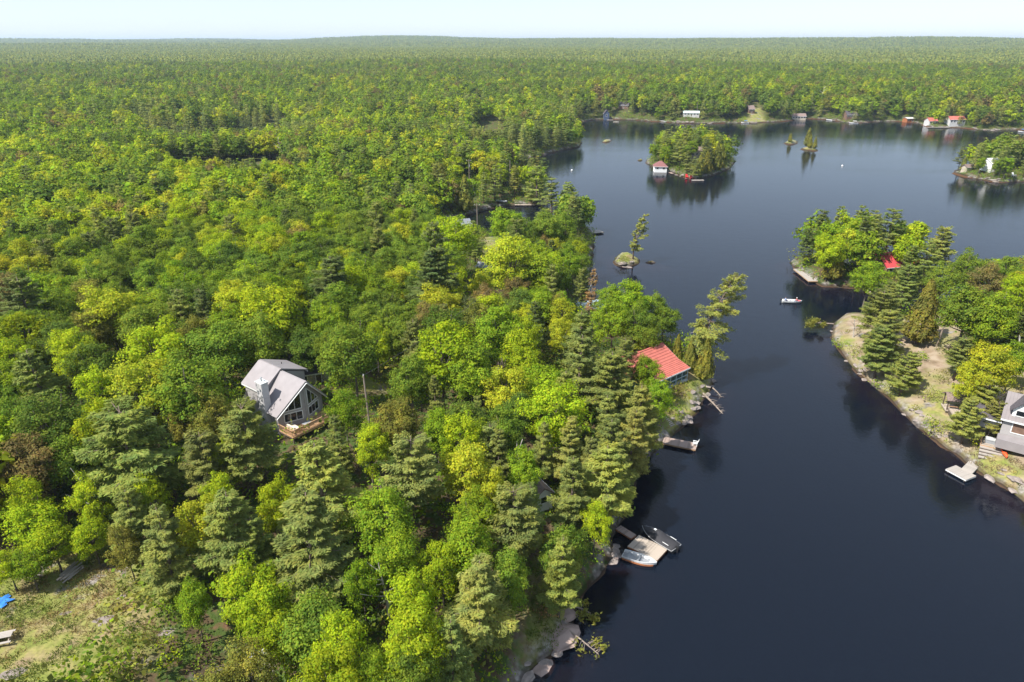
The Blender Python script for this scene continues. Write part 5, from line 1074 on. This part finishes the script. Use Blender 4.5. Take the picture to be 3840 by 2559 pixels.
# ------------------------------------------------------------------ cottages farther off
def far(px, py, z=None):
    return on_ground(px, py) if z is None else Vector((*at(px, py, z)[:2], z))
p = far(3342, 1015); building('cottage', 'coral red roofed cottage on the right of its island', 'cottage', (p.x, p.y, max(p.z, 1.0)), 0.25, 9.5, 7.0, 2.4, 2.6, 'brown_wall', 'pink_roof', 3, True, courses=0, sink=2)
p = far(3180, 965); building('cottage', 'white walled cottage with coral roof deep in the island trees', 'cottage', (p.x, p.y, max(p.z, 1.0)), 0.6, 5.5, 5.0, 2.4, 1.6, 'white', 'pink_roof', 2, True, sink=2)
# boathouse island
p = far(2474, 641, 0.35); building('boathouse', 'white boathouse with hipped red brown roof at the island edge', 'boathouse', p, -0.1, 6.0, 5.5, 2.6, 2.0, 'white', 'rust_roof', 2, False, hip=2.4, sink=1.2)
p = far(2610, 600); building('cottage', 'brown roofed cottage in the trees of the boathouse island', 'cottage', (p.x, p.y, p.z + 1.5), 0.1, 8, 6, 2.6, 2.2, 'tan', 'brown_shingle', 3, True, sink=4)
a, b = at(2505, 641, .4), at(2462, 643, .4); boat('motorboat', 'white motorboat in front of the island boathouse', a, ang_of(a, b), 5.6, 2.0, .8, screen=True, canopy='charcoal')
a, b = at(2522, 652, .4), at(2510, 646, .4); dock('dock', 'dark little dock beside the island boathouse', a, ang_of(a, b), 4.0, 1.4, .45, 10, 'brown_plank', 'dark_wood')
p = at(2594, 676, .4); dock('dock', 'low pale slab dock under the two red chairs', p, 0.05, 5.5, 1.6, .4, 10, 'pale_plank', 'stone')
# island at the right edge
p = far(3722, 632); building('cottage', 'white cottage with white roof on the right hand island', 'cottage', (p.x, p.y, max(p.z, .8)), 0.25, 8.5, 6, 2.8, 1.9, 'white', 'white', 2, True, sink=2)
p = far(3628, 640); building('shed', 'low pale shed left of the white island cottage', 'shed', (p.x, p.y, max(p.z, .6)), 0.3, 5, 3, 1.9, 1.0, 'tan', 'brown_shingle', 1, True, sink=2)
a, b = at(3752, 677, .3), at(3775, 675, .3); boat('rowing_boat', 'small white boat drawn to the right hand island', a, ang_of(a, b), 3.8, 1.5, .5, motor=False)
p = on_ground(3800, 664); deck_chair('white chair on the shore of the right hand island', p, 0.3, 'white', None, 1.8)
a, b = at(3700, 672, .3), at(3738, 684, .3); dock('dock', 'stone grey landing at the front of the right hand island', a, ang_of(a, b), (b - a).length, 1.8, .4, 12, 'grey_plank', 'stone')
# far shore, left to right
p = far(2272, 447, .5); building('boathouse', 'slate blue boathouse with white window on the far shore', 'boathouse', p, 1.57, 6.0, 4.2, 4.6, 2.6, 'blue_wall', 'shingle', 0, False, sink=1, side_win=1, over=.3)
p = far(2338, 428); building('cottage', 'dark roofed brown cottage above the far shore', 'cottage', p, -0.3, 8, 6, 2.6, 2.2, 'brown_wall', 'shingle', 2, True, sink=1.5)
a, b = at(2275, 451, .4), at(2293, 451, .4); dock('dock', 'pale dock in front of the slate blue boathouse', a, 0.0, 5.0, 2.6, .5, 10, 'pale_plank', 'dark_wood')
a, b = at(2300, 457, .4), at(2320, 458, .4); boat('canoe', 'upturned pale boat beside the slate blue boathouse', a, ang_of(a, b), 4.6, 1.5, .5, motor=False, seats=1, hull='cushion')
a, b = at(2500, 456, .4), at(2462, 454, .4); boat('motorboat', 'white motorboat moored left of the white bungalow', a, ang_of(a, b), 8.5, 2.4, 1.0, screen=True)
p = at(2470, 445, .6); dock('dock', 'pale dock stacked behind the far white motorboat', at(2474, 452, .4), 0.1, 6, 1.8, .5, 10, 'pale_plank', 'dark_wood')
p = far(2590, 438); building('bungalow', 'long white bungalow with pale green roof on the far shore', 'bungalow', p, -0.12, 12.0, 6, 2.6, 1.2, 'off_white', 'pale_green_roof', 4, True, sink=4)
p = far(2811, 420); building('cottage', 'brown cottage up the bare slope on the far shore', 'cottage', p, 0.2, 5.0, 6, 2.6, 2.4, 'brown_wall', 'brown_shingle', 2, True, sink=5)
a, b = at(2808, 462, .4), at(2785, 461, .4); boat('pontoon_boat', 'white pontoon boat with blue canopy on the far shore', a, ang_of(a, b), 6.0, 2.4, .8, canopy='blue')
p = at(2815, 462, .4); dock('dock', 'pale dock right of the blue canopied boat', p, 0.0, 5, 2.0, .5, 10, 'pale_plank', 'dark_wood')
p = at(2742, 456, .5); dock('dock', 'small dark dock left of the blue canopied boat', p, 0.0, 4, 1.6, .5, 8, 'pale_plank', 'dark_wood')
p = far(2992, 440); building('cottage', 'wide brown roofed cottage with a row of windows on the far shore', 'cottage', p, -0.1, 10.5, 7, 2.8, 1.8, 'tan', 'brown_shingle', 5, False, sink=4)
p = at(2983, 445, .5); dock('dock', 'grey dock below the wide far cottage', p, -0.12, 8.5, 2.0, .6, 16, 'grey_plank', 'dark_wood')
p = at(3027, 441, .5); dock('dock', 'narrow grey dock right of the wide far cottage', p, 0.0, 6.0, 1.4, .6, 12, 'grey_plank', 'dark_wood')
p = far(3184, 446); building('cottage', 'dark slate cottage on the low green point of the far shore', 'cottage', p, 0.1, 8.5, 6.5, 2.8, 2.6, 'brown_wall', 'shingle', 3, True, sink=3)
a, b = at(3120, 452, .4), at(3100, 450, .4); boat('motorboat', 'white motorboat left of the dark slate cottage', a, ang_of(a, b), 5.5, 2.1, .9, screen=True)
p = at(3122, 452, .5); dock('dock', 'pale dock left of the dark slate cottage', p, 0.1, 8, 1.8, .5, 14, 'pale_plank', 'dark_wood')
a, b = at(3218, 463, .4), at(3190, 462, .4); boat('pontoon_boat', 'white pontoon boat in front of the dark slate cottage', a, ang_of(a, b), 6.5, 2.4, .8, canopy='white')
p = at(3232, 459, .4); dock('dock', 'grey covered landing right of the white pontoon boat', p, 0.0, 4, 1.8, .5, 8, 'grey_plank', 'dark_wood')
p = far(3405, 456, .6); building('boathouse', 'orange brown boathouse with flat white roof on the far shore', 'boathouse', p, 0.2, 6.5, 5, 2.4, 0.7, 'rust', 'off_white', 1, True, sink=1)
a, b = at(3368, 452, .4), at(3382, 454, .4); boat('motorboat', 'small white motorboat left of the orange brown boathouse', a, ang_of(a, b), 4.5, 1.8, .8, screen=True)
p = far(3487, 470, .7); building('boathouse', 'white boathouse with red roof, left of the red roofed pair', 'boathouse', p, 0.15, 6.5, 6, 3.4, 2.0, 'off_white', 'red_roof', 2, True, sink=1)
p = far(3578, 466, 2.2); building('cottage', 'white cottage with long red roof, right of the red roofed pair', 'cottage', p, 0.05, 11.5, 6.5, 3.6, 2.0, 'off_white', 'red_roof', 4, True, sink=2)
p = far(3522, 462, 1.2); building('shed', 'tiny red roofed shed between the red roofed pair', 'shed', p, 0.1, 3.0, 3.0, 2.2, 1.2, 'brown_wall', 'red_roof', 1, False, sink=1)
p = at(3478, 478, .5); dock('dock', 'long pale dock before the red roofed pair', p, 0.0, 16, 1.8, .5, 22, 'pale_plank', 'dark_wood')
a, b = at(3500, 473, .4), at(3474, 472, .4); boat('motorboat', 'white motorboat tied before the left red roofed boathouse', a, ang_of(a, b), 6, 2.1, .9, screen=True)
a, b = at(3535, 473, .4), at(3512, 472, .4); boat('motorboat', 'white motorboat tied between the red roofed pair', a, ang_of(a, b), 5.5, 2.1, .9, screen=True)
a, b = at(3850, 496, .4), at(3826, 494, .4); boat('pontoon_boat', 'white boat with blue canopy at the right edge of the far shore', a, ang_of(a, b), 5.5, 2.2, .8, canopy='blue')
# back cove and middle shore
a, b = at(1812, 459, .4), at(1850, 460, .4); dock('dock', 'white dock in the back cove beyond the peninsula', a, 0.05, 10, 2.0, .6, 14, 'pale_plank', 'dark_wood')
a, b = at(1822, 455, .4), at(1808, 455, .4); boat('motorboat', 'blue topped motorboat in the back cove', a, ang_of(a, b), 5, 2, .8, canopy='blue')
a, b = at(1848, 457, .4), at(1832, 457, .4); boat('motorboat', 'dark motorboat beside the white back cove dock', a, ang_of(a, b), 5, 2, .8, hull='charcoal', screen=True)
p = on_ground(1732, 852); building('cottage', 'grey roofed cottage by the dark cove', 'cottage', (p.x, p.y - 4, p.z), 0.45, 5.5, 4.5, 2.2, 1.4, 'grey_wall', 'slate_roof', 2, True, sink=3)
p = on_ground(2212, 1180); building('boathouse', 'pale blue roofed boathouse by the narrow inlet', 'boathouse', (p.x, p.y, max(p.z, .5)), 0.35, 7.0, 4.5, 2.0, 0.9, 'tan', 'pale_blue_roof', 2, True, sink=2)
p = on_ground(1825, 1022); building('cabin', 'small slate roofed cabin below the dirt path', 'cabin', (p.x, p.y, p.z), -0.4, 3.6, 2.8, 1.8, 0.6, 'grey_wall', 'slate_roof', 1, True, sink=2)
p = on_ground(2050, 862); building('cottage', 'white walled cottage glimpsed through trees above the pale dock', 'cottage', (p.x, p.y, p.z), 0.3, 7, 5, 2.6, 1.8, 'white', 'brown_shingle', 2, True, sink=3)
a, b = at(1600 + 60, 842, .4), at(1648, 838, .4); dock('dock', 'narrow grey dock at the left end of the dark cove', a, 0.1, 6, 1.4, .5, 10, 'grey_plank', 'dark_wood')
a, b = at(1852, 750, .9), at(1878, 762, .9); p = on_ground(1862, 756); boat('rowing_boat', 'grey boat pulled up on the shore of the dark cove', (p.x, p.y), -0.5, 4.6, 1.6, .55, hull='boat_grey', motor=False).location.z = p.z + .1
p = at(1930, 769, .4); dock('dock', 'long grey dock along the tip of the cove shore', p, 0.0, 11, 1.3, .5, 18, 'grey_plank', 'dark_wood')
for px, py, lab in ((2144, 641, 'white mooring buoy left of the boathouse island'), (3158, 624, 'white mooring buoy in the middle of the lake')):
    q = at(px, py, 0); t = thing('buoy', lab, 'buoy', (q.x, q.y, 0)); MB().rings([[(r * math.cos(j * .785), r * math.sin(j * .785), z) for j in range(8)] for r, z in ((.1, -.3), (.42, -.1), (.5, .2), (.4, .55), (.1, .7))]).build('float', M['white'], t, True); MB().tube((0, 0, .7), (0, 0, .95), .05, .05).build('ring', M['boat_grey'], t)

# ------------------------------------------------------------------ utility poles and lines
def pole(label, px, py, h, lean=0.0, arm=True, lamp=None):
    q = on_ground(px, py); t = thing('utility_pole', label, 'pole', (q.x, q.y, q.z)); t.rotation_euler = (0, lean, 0)
    MB().path([(0, 0, -1), (0, 0, h / 2), (0, 0, h)], .16, .10, 8).build('pole', M['pole'], t)
    if arm: MB().box((0, 0, h - .5), (2.0, .1, .12)).build('crossarm', M['pole'], t)
    for x in ((-.8, 0, .8) if arm else (0,)): MB().tube((x, 0, h - .44 if arm else h), (x, 0, h - .2 if arm else h + .2), .05, .04, 6).build('insulator', M['white'], t)
    if lamp: MB().tube((.2, -.1, h * lamp), (.2, -.1, h * lamp + .7), .17, .17, 8).build('transformer', M['boat_grey'], t)
    return Vector((q.x, q.y, q.z + h)) + Vector((math.sin(lean) * h, 0, 0))
P1 = pole('bare leaning utility pole right of the grey cottage', 1390, 1628, 9.0, -0.03, False)
P2 = pole('utility pole with transformer above the dark cove', 1760, 705, 11.0, 0, True, .75)
P3 = pole('grey utility pole on the cove shore right of the transformer pole', 1912, 700, 10.0, 0, False)
P4 = pole('utility pole with crossarm standing at the dark cove', 1790, 880, 10.0, 0, True)
P5 = pole('utility pole on the open right bank', 3512, 1300, 9.0, 0.08, True)
P6 = pole('thin utility pole above the white bungalow', 2612, 432, 11, 0, False)
def wire(label, a, b, sag=0.6):
    pts = [Vector(a).lerp(Vector(b), k / 12) - Vector((0, 0, sag * 4 * (k / 12) * (1 - k / 12))) for k in range(13)]
    t = thing('power_line', label, 'wire', a); MB().path([p - Vector(a) for p in pts], .022, .022, 5).build('cable', M['wire'], t)
wire('overhead wire running right from the leaning pole by the grey cottage', P1, (P1.x + 16, P1.y + 26, P1.z + 3))
wire('overhead wire crossing the dark cove between two poles', P4, P2, 1.5)
wire('overhead wire running right from the pole on the right bank', P5, (P5.x + 32, P5.y - 2, P5.z - 1.2)); wire('guy wire slanting left from the pole on the right bank', P5, on_ground(3445, 1262), .1)

# ------------------------------------------------------------------ rocks
def rock_mesh(seed):
    rg = np.random.default_rng(seed); m = MB(); n, k = 9, 5; rows = []
    ph = rg.uniform(0, 6.28, 4)
    for i in range(k):
        t = i / (k - 1); z = -.35 + t * .95; r = math.sqrt(max(.02, 1 - (t * 1.05 - .25) ** 2 * 1.1)) * (1 - t * .25)
        rows.append([((r * (1 + .22 * math.sin(2 * a + ph[0]) + .13 * math.sin(3 * a + ph[1] + t * 2)) + rg.uniform(-.08, .08)) * math.cos(a), (r * (1 + .18 * math.sin(3 * a + ph[2])) + rg.uniform(-.08, .08)) * math.sin(a), z * .8 + rg.uniform(-.05, .05)) for a in [j * 6.283 / n for j in range(n)]])
    m.rings(rows); return m.mesh('rock', M['stone'])
RM = [rock_mesh(i) for i in range(6)]
rr_ = random.Random(8)
def rocks(px, py, n, spread, smin, smax, txt):
    for k in range(n):
        for _ in range(12):
            x, y = px + rr_.gauss(0, spread[0]), py + rr_.gauss(0, spread[1]); p = at(x, y, .2); d = shore(p.x, p.y)
            if -0.5 < d < 2.0: break
        else: continue
        s = rr_.uniform(smin, smax) * .62; o = link('shore_rock', RM[rr_.randrange(6)], None, (p.x, p.y, max(ground(p.x, p.y), -.1) + s * -.05), rr_.uniform(0, 6.28)); o.scale = (s * 1.6, s * 1.15, s * rr_.uniform(.35, .6))
        tag(o, f"{'large' if s > (smin + smax) / 2 else 'small'} grey rock {txt}", 'rock', f'grey rocks {txt}')
rocks(2110, 2400, 7, (26, 60), .5, 1.3, 'at the water edge by the fallen trunk'); rocks(2020, 2505, 5, (40, 25), .5, 1.2, 'in the bottom shallows left of the fallen trunk'); rocks(2306, 2080, 6, (8, 35), .6, 1.4, 'beside the white rusty striped boat')
rocks(2590, 1570, 22, (50, 50), .4, 1.1, 'along the shore below the red roofed cottage'); rocks(2660, 1450, 8, (15, 30), .4, 1.0, 'at the tip of the red cottage point')
rocks(3200, 1400, 14, (50, 60), .4, 1.0, 'along the upper right bank'); rocks(3450, 1610, 14, (70, 50), .4, 1.0, 'along the right bank left of the dock'); rocks(3740, 1815, 10, (60, 30), .4, 1.1, 'on the right bank right of the dock')
rocks(2345, 998, 8, (28, 8), .8, 1.6, 'round the lone pine islet'); rocks(2560, 664, 6, (40, 8), .8, 1.6, 'on the boathouse island shore'); rocks(2590, 463, 10, (60, 3), 1.2, 2.6, 'on the far shore below the white bungalow'); rocks(3660, 676, 5, (50, 6), .8, 1.6, 'on the right hand island shore'); rocks(3740, 490, 5, (40, 3), 1.2, 2.4, 'on the far shore near the right edge')
for px, py, sx, lab in ((2112, 2385, 2.3, 'pale pink granite slab by the fallen trunk'), (2135, 2310, 1.5, 'pale pink granite ledge above the fallen trunk'), (2312, 2075, 1.3, 'smooth pale granite hump beside the white boat'), (2045, 2490, 1.6, 'pale granite ledge at the bottom edge of the shore')):
    q = at(px, py, .4); o = link('granite_rock', RM[rr_.randrange(6)], None, (q.x - .5, q.y, ground(q.x, q.y) + .1), .6); o.scale = (sx * 1.2, sx * .8, sx * .45); o.data = o.data.copy(); o.data.materials[0] = M['pink_stone']; tag(o, lab, 'rock')
# flat bare outcrops in the clearing
for px, py, s, lab in ((395, 2320, 1.1, 'flat grey outcrop in the middle of the clearing'), (455, 2240, .7, 'small grey outcrop in the upper clearing'), (65, 2520, 1.4, 'long grey outcrop at the bottom left of the clearing'), (250, 2300, .6, 'little grey outcrop left of the clearing centre'), (620, 2370, .8, 'broken grey outcrop at the right edge of the clearing')):
    q = on_ground(px, py); o = link('rock_outcrop', RM[rr_.randrange(6)], None, (q.x, q.y, q.z - .12 * s), .5); o.scale = (s * 1.5, s * .8, s * .35); tag(o, lab, 'rock')

# ------------------------------------------------------------------ clearing: tarpaulin, boards, bench, things under the trees
def cloth(name, label, px, py, w, d, mat, rz, amp=.25, sink=0.0):
    q = on_ground(px, py); n = 9; vs = []; rg = np.random.default_rng(int(px)); b = rg.uniform(0, 6.28, 6)
    for i in range(n):
        for j in range(n):
            u, v = i / (n - 1) - .5, j / (n - 1) - .5; e = 1 + .38 * math.sin(9 * v + b[0]) + .12 * math.sin(17 * v + b[1])
            vs.append((u * w * e, v * d * (1 + .3 * math.sin(11 * u + b[2])), .12 + amp * (.5 + .5 * math.sin(9 * u + b[3]) * math.cos(8 * v + b[4])) * (1 - abs(2 * u) ** 3) * (1 - abs(2 * v) ** 3)))
    m = MB(); f = [(i * n + j, i * n + j + 1, (i + 1) * n + j + 1, (i + 1) * n + j) for i in range(n - 1) for j in range(n - 1)]
    m.add(vs + [(x, y, z - .03) for x, y, z in vs], f + [tuple(k + n * n for k in q_[::-1]) for q_ in f]); o = m.build(name, M[mat], None, True, (q.x, q.y, q.z - sink)); o.rotation_euler = (0, 0, rz); tag(o, label, 'tarp')
cloth('tarpaulin', 'crumpled blue tarpaulin at the left edge of the clearing', 2, 2260, 1.9, 1.7, 'blue', .3)
cloth('tarpaulin', 'blue tarpaulin glimpsed under trees right of the clearing', 1145, 2330, 3.0, 2.4, 'blue', .8, .8)
cloth('tarpaulin', 'white sheeting heap by the brown pool at the bottom', 972, 2440, 1.8, 1.3, 'white', .4, .5)
q = on_ground(265, 2150); t = thing('board_pile', 'pile of weathered boards at the top of the clearing', 'boards', (q.x, q.y, q.z + .05), 1.25); rb_ = random.Random(3)
for k in range(9): o = MB().box((0, 0, 0), (2.6 * rb_.uniform(.7, 1.1), .2, .045)).build('board', M['pale_plank'], t); o.location = (rb_.uniform(-.4, .4), -.75 + .18 * k, .1 + .05 * (k % 3) ); o.rotation_euler = (0, rb_.uniform(-.04, .04), rb_.uniform(-.15, .15))
q = on_ground(14, 2405); t = thing('picnic_table', 'pale wooden picnic table at the left edge of the clearing', 'table', (q.x, q.y, q.z), .3)
for k in range(4): MB().box((0, -.3 + .2 * k, .74), (1.8, .18, .05)).build('plank', M['pale_plank'], t)
for s in (-1, 1):
    MB().box((0, s * .75, .44), (1.8, .26, .05)).build('bench', M['pale_plank'], t); MB().bar((s * .65, -.75, .4), (s * .65, .75, .4), .08, .1).bar((s * .65, -.6, 0), (s * .65, -.15, .74), .08, .08).bar((s * .65, .6, 0), (s * .65, .15, .74), .08, .08).build('leg', M['grey_plank'], t)
q = on_ground(2505, 1580); t = thing('timber_steps', 'short run of timber steps down to the brown dock', 'steps', (q.x, q.y, q.z), -.9)
for k in range(7): MB().box((.32 * k - 1, 0, .35 - .12 * k), (.2, 1.0, .09)).build('step', M['pale_plank'], t)

# ------------------------------------------------------------------ trees with a shape of their own
def hero_pine(name, label, base, H, Lmax, whorls, per, size, tone, bend, asym=None, b0=.35, seed=77, sub=5, skip=.15, droop=.1, narrow=.5, uneven=.5):
    t = thing(name, label, 'tree', base); p, f, br = conifer(seed, H, Lmax, whorls, per, size, b0, bend, droop, narrow, skip, asym, sub, uneven)
    link('trunk', trunk_mesh('trunk', H * .985, .30 * H / 18, [(tuple(a), tuple(b), .07) for a, b in br], M['pine_bark'], 8, bend, .04), t); c = link('crown', crown_mesh('crown', p, f, M['leaf']), t); c.color = TONES[tone] + (1,)
    return t
q = on_ground(2608, 1388); L = hero_pine('pine_tree', 'tall leaning pine with bare lower trunk at the red cottage point', q, 18.0, 5.0, 19, 230, .25, 'golden green', (5.6, 1.0), (1, 0.1, .30), .32, 91, 5, .3, .55, .35, .6)
m = MB()
for a, z, l in ((2.9, 7.6, 2.6), (.2, 7.2, 2.0), (.0, 7.5, 1.6), (-.4, 6.6, 1.8), (3.4, 6.0, 1.2)): m.path([(.9, 0.1, z), (.9 + math.cos(a) * l * .5, math.sin(a) * l * .5, z + .2), (.9 + math.cos(a) * l, math.sin(a) * l, z - .5)], .06, .02, 5)
m.build('dead_branch', M['dead_wood'], L)
q = on_ground(2373, 972); hero_pine('pine_tree', 'lone leaning pine on the tiny rocky islet', q, 13.0, 2.9, 15, 110, .28, 'golden green', (2.6, .4), (1, 0, .25), .22, 92, 4, .25, .2, .45, .6)
q = on_ground(3020, 830 + 130); hero_pine('pine_tree', 'thin ragged pine standing up at the left tip of the coral roofed island', at(3046, 950, 1.0), 12.5, 2.0, 7, 40, .4, 'dark green', (.6, 0), None, .5, 93, 3, .4, .2, .4)
q = on_ground(1660, 1225); hero_pine('pine_tree', 'tall dark pine with long bare trunk in the middle wood', q, 21.0, 4.2, 15, 110, .34, 'dark green', (-1.2, .3), None, .40, 94, 6, .15, .15, .55)
# rusty larch by the inlet
q = on_ground(2212, 1195); hero_pine('larch_tree', 'rusty orange thin larch beside the pale blue roof', q, 12.0, 2.2, 12, 40, .34, 'rusty orange', (.4, 0), None, .15, 95, 5, .2, .05, .7)
def snag(label, px, py, H, mat='dead_wood', lean=.1, seed=1, n=7, r=.16):
    q = on_ground(px, py); t = thing('dead_tree', label, 'dead tree', q); rg = random.Random(seed); m = MB(); tip = (lean * H, .1 * H * lean, H)
    m.path([(0, 0, -.5), (lean * H * .3, .1, H * .4), (lean * H * .62, 0, H * .7), tip], r, .04, 6).build('trunk', M[mat], t)
    for k in range(n):
        z = H * rg.uniform(.35, .95); a = rg.uniform(0, 6.28); l = (1.1 - z / H) * H * rg.uniform(.25, .5) + .5; b = (lean * z, 0, z); MB().path([b, (b[0] + math.cos(a) * l * .5, math.sin(a) * l * .5, z + l * .35), (b[0] + math.cos(a) * l, math.sin(a) * l, z + l * .8)], r * .42, .02, 5).build('branch', M[mat], t)
snag('bare white forked snag at the bottom centre of the wood', 1462, 2330, 7.5, 'dead_wood', -.08, 3, 8, .18); snag('bare grey snag left of the white shed', 1900, 1850, 8.0, 'dead_wood', .25, 5, 5, .14)
snag('broken reddish snag midway between the two near cottages', 1880, 1520, 8.0, 'pine_bark', .03, 6, 6, .2); snag('pale dead trunk leaning at the left edge above the clearing', 410, 1990, 9.0, 'dead_wood', -.25, 7, 4, .16)
snag('white dead birch right of the pond', 1060, 625, 12, 'dead_wood', -.05, 8, 8, .16); snag('tall white dead trunk on the far shore', 3070, 425, 17, 'dead_wood', .06, 9, 4, .25); snag('curved bare trunk by the narrow inlet', 2180, 1165, 9, 'dead_wood', .35, 10, 3, .12)
snag('grey dead birch standing in the left part of the forest beyond the pond', 830, 480, 14, 'dead_wood', .0, 11, 4, .2); snag('pale dead branchy tree at the left tip of the right bank', 3200, 1265, 4.0, 'dead_wood', -.15, 12, 7, .14); snag('grey twisted dead trunk at the right edge of the wood', 3810, 1400, 7, 'dead_wood', -.2, 13, 7, .16)
# fallen trunks in the water
def fallen(label, p0, p1, z0, z1, r, tufts=0, tone='olive', seed=1, nb=8):
    a, b = at(*p0, z0), at(*p1, z1); t = thing('fallen_tree', label, 'fallen tree', a); d = b - a; rg = random.Random(seed); m = MB().path([(0, 0, 0), tuple(d * .5 + Vector((0, 0, .12))), tuple(d)], r, r * .4, 7); m.build('trunk', M['pole'], t)
    u = d.normalized(); s = Vector((-u.y, u.x, 0)); bm_ = MB(); C = []
    for k in range(nb):
        f = rg.uniform(.3, .98); c = d * f; e = c + s * rg.choice((-1, 1)) * rg.uniform(.5, 1.3) + u * rg.uniform(0, .8) + Vector((0, 0, rg.uniform(-.1, .6))); bm_.path([c, (c + e) / 2 + Vector((0, 0, .1)), e], r * .3, .015, 4); C.append(e)
    bm_.build('branch', M['pole'], t)
    if tufts:
        rg2 = np.random.default_rng(seed); cen = np.concatenate([np.array(e) + rg2.normal(size=(tufts, 3)) * .28 for e in C]); p, f = leaf_quads(cen, rg2.normal(size=cen.shape) * .6 + np.array([0, 0, 1]), .2, .09, rg2); c = link('foliage', crown_mesh('foliage', p, f, M['leaf']), t); c.color = TONES[tone] + (1,)
fallen('fallen trunk with dry twigs reaching into the water at the bottom', (2112, 2350), (2245, 2455), 1.2, .05, .11, 12, 'olive', 2, 14); fallen('short fallen trunk with green tuft above the bottom rocks', (2145, 2272), (2215, 2300), 1.2, .4, .1, 60, 'olive', 3, 5)
fallen('bare grey fallen trunk off the red cottage point', (2635, 1475), (2712, 1555), 1.0, -.1, .2, 0, 'olive', 4, 12); fallen('second bare fallen trunk nearer the red cottage point', (2672, 1455), (2705, 1490), .8, 0, .12, 0, 'olive', 5, 7); fallen('leafy leaning trunk over the water at the left tip of the right bank', (3125, 1215), (3022, 1212), 1.6, 1.5, .14, 130, 'olive', 6, 12)
# shrubs one can tell apart
def shrub(label, px, py, r, tone, seed=5, h=.8):
    q = on_ground(px, py); p, f, C = broadleaf(seed, 16, 60, .12, r, r * h, r * h * .75, (.3 * r, .5 * r)); t = thing('shrub', label, 'shrub', q); c = link('foliage', crown_mesh('foliage', p, f, M['leaf']), t); c.color = TONES[tone] + (1,)
    m = MB()
    for c_ in C[::3]: m.path([(0, 0, -.2), (c_[0] * .4, c_[1] * .4, c_[2] * .5), tuple(c_)], .03, .01, 4)
    m.build('stem', M['bark'], t)
shrub('bright green round shrub on the rocks below the red cottage', 2545, 1560, 1.4, 'bright green', 5); shrub('yellow shrub beside the timber stairs', 3655, 1678, .9, 'yellow green', 6); shrub('leafy lime shrub in the lower right of the clearing', 640, 2470, 1.6, 'lime green', 7); shrub('leafy green shrub at the bottom of the clearing', 440, 2535, 1.8, 'bright green', 8); shrub('green shrub at the right edge of the clearing', 640, 2300, 1.6, 'bright green', 9)
shrub('olive shrub below the red cottage porch', 2550, 1475, 1.1, 'olive', 10); shrub('lime shrub on the right bank above the dock', 3560, 1660, .8, 'lime green', 11); shrub('orange brown shrub on the bottom rocky point', 2060, 2310, 1.2, 'rusty orange', 12); shrub('green shrub on the bottom rock by the fallen trunk', 2075, 2290, .9, 'lime green', 13); shrub('olive juniper on the lone pine islet', 2335, 978, 2.0, 'olive', 14, .5)
for i, (px, py) in enumerate(((3170, 1250), (3150, 1300), (3200, 1330), (3240, 1400), (3290, 1450), (3350, 1480), (3430, 1540), (3480, 1590), (3500, 1500), (3420, 1420), (3460, 1350), (3520, 1620))):
    shrub(f"low green juniper, number {i + 1} from the tip along the right bank".replace(f'number {i + 1}', ('first', 'second', 'third', 'fourth', 'fifth', 'sixth', 'seventh', 'eighth', 'ninth', 'tenth', 'eleventh', 'twelfth')[i]), px, py, 1.0 + .4 * ((i * 7) % 3), ('olive', 'bright green', 'golden green')[i % 3], 20 + i, .6)

# ------------------------------------------------------------------ things that share a look are told apart by their order from the left
ORD = ['leftmost', 'second from left', 'third from left', 'fourth from left', 'fifth from left', 'sixth from left', 'seventh from left', 'eighth from left', 'ninth from left', 'tenth from left', 'eleventh from left', 'twelfth from left']
same = {}
for o in COL.objects:
    if o.parent is None and 'label' in o and 'category' in o and o.get('kind') is None: same.setdefault(o['label'], []).append(o)
for lab, os_ in same.items():
    if 1 < len(os_) <= 12 and len(lab.split()) <= 13:
        os_.sort(key=lambda o: to_px(o.location)[0])
        for k, o in enumerate(os_): o['label'] = f"{lab}, {ORD[k] if k < len(os_) - 1 or len(os_) == 1 else 'rightmost'}"
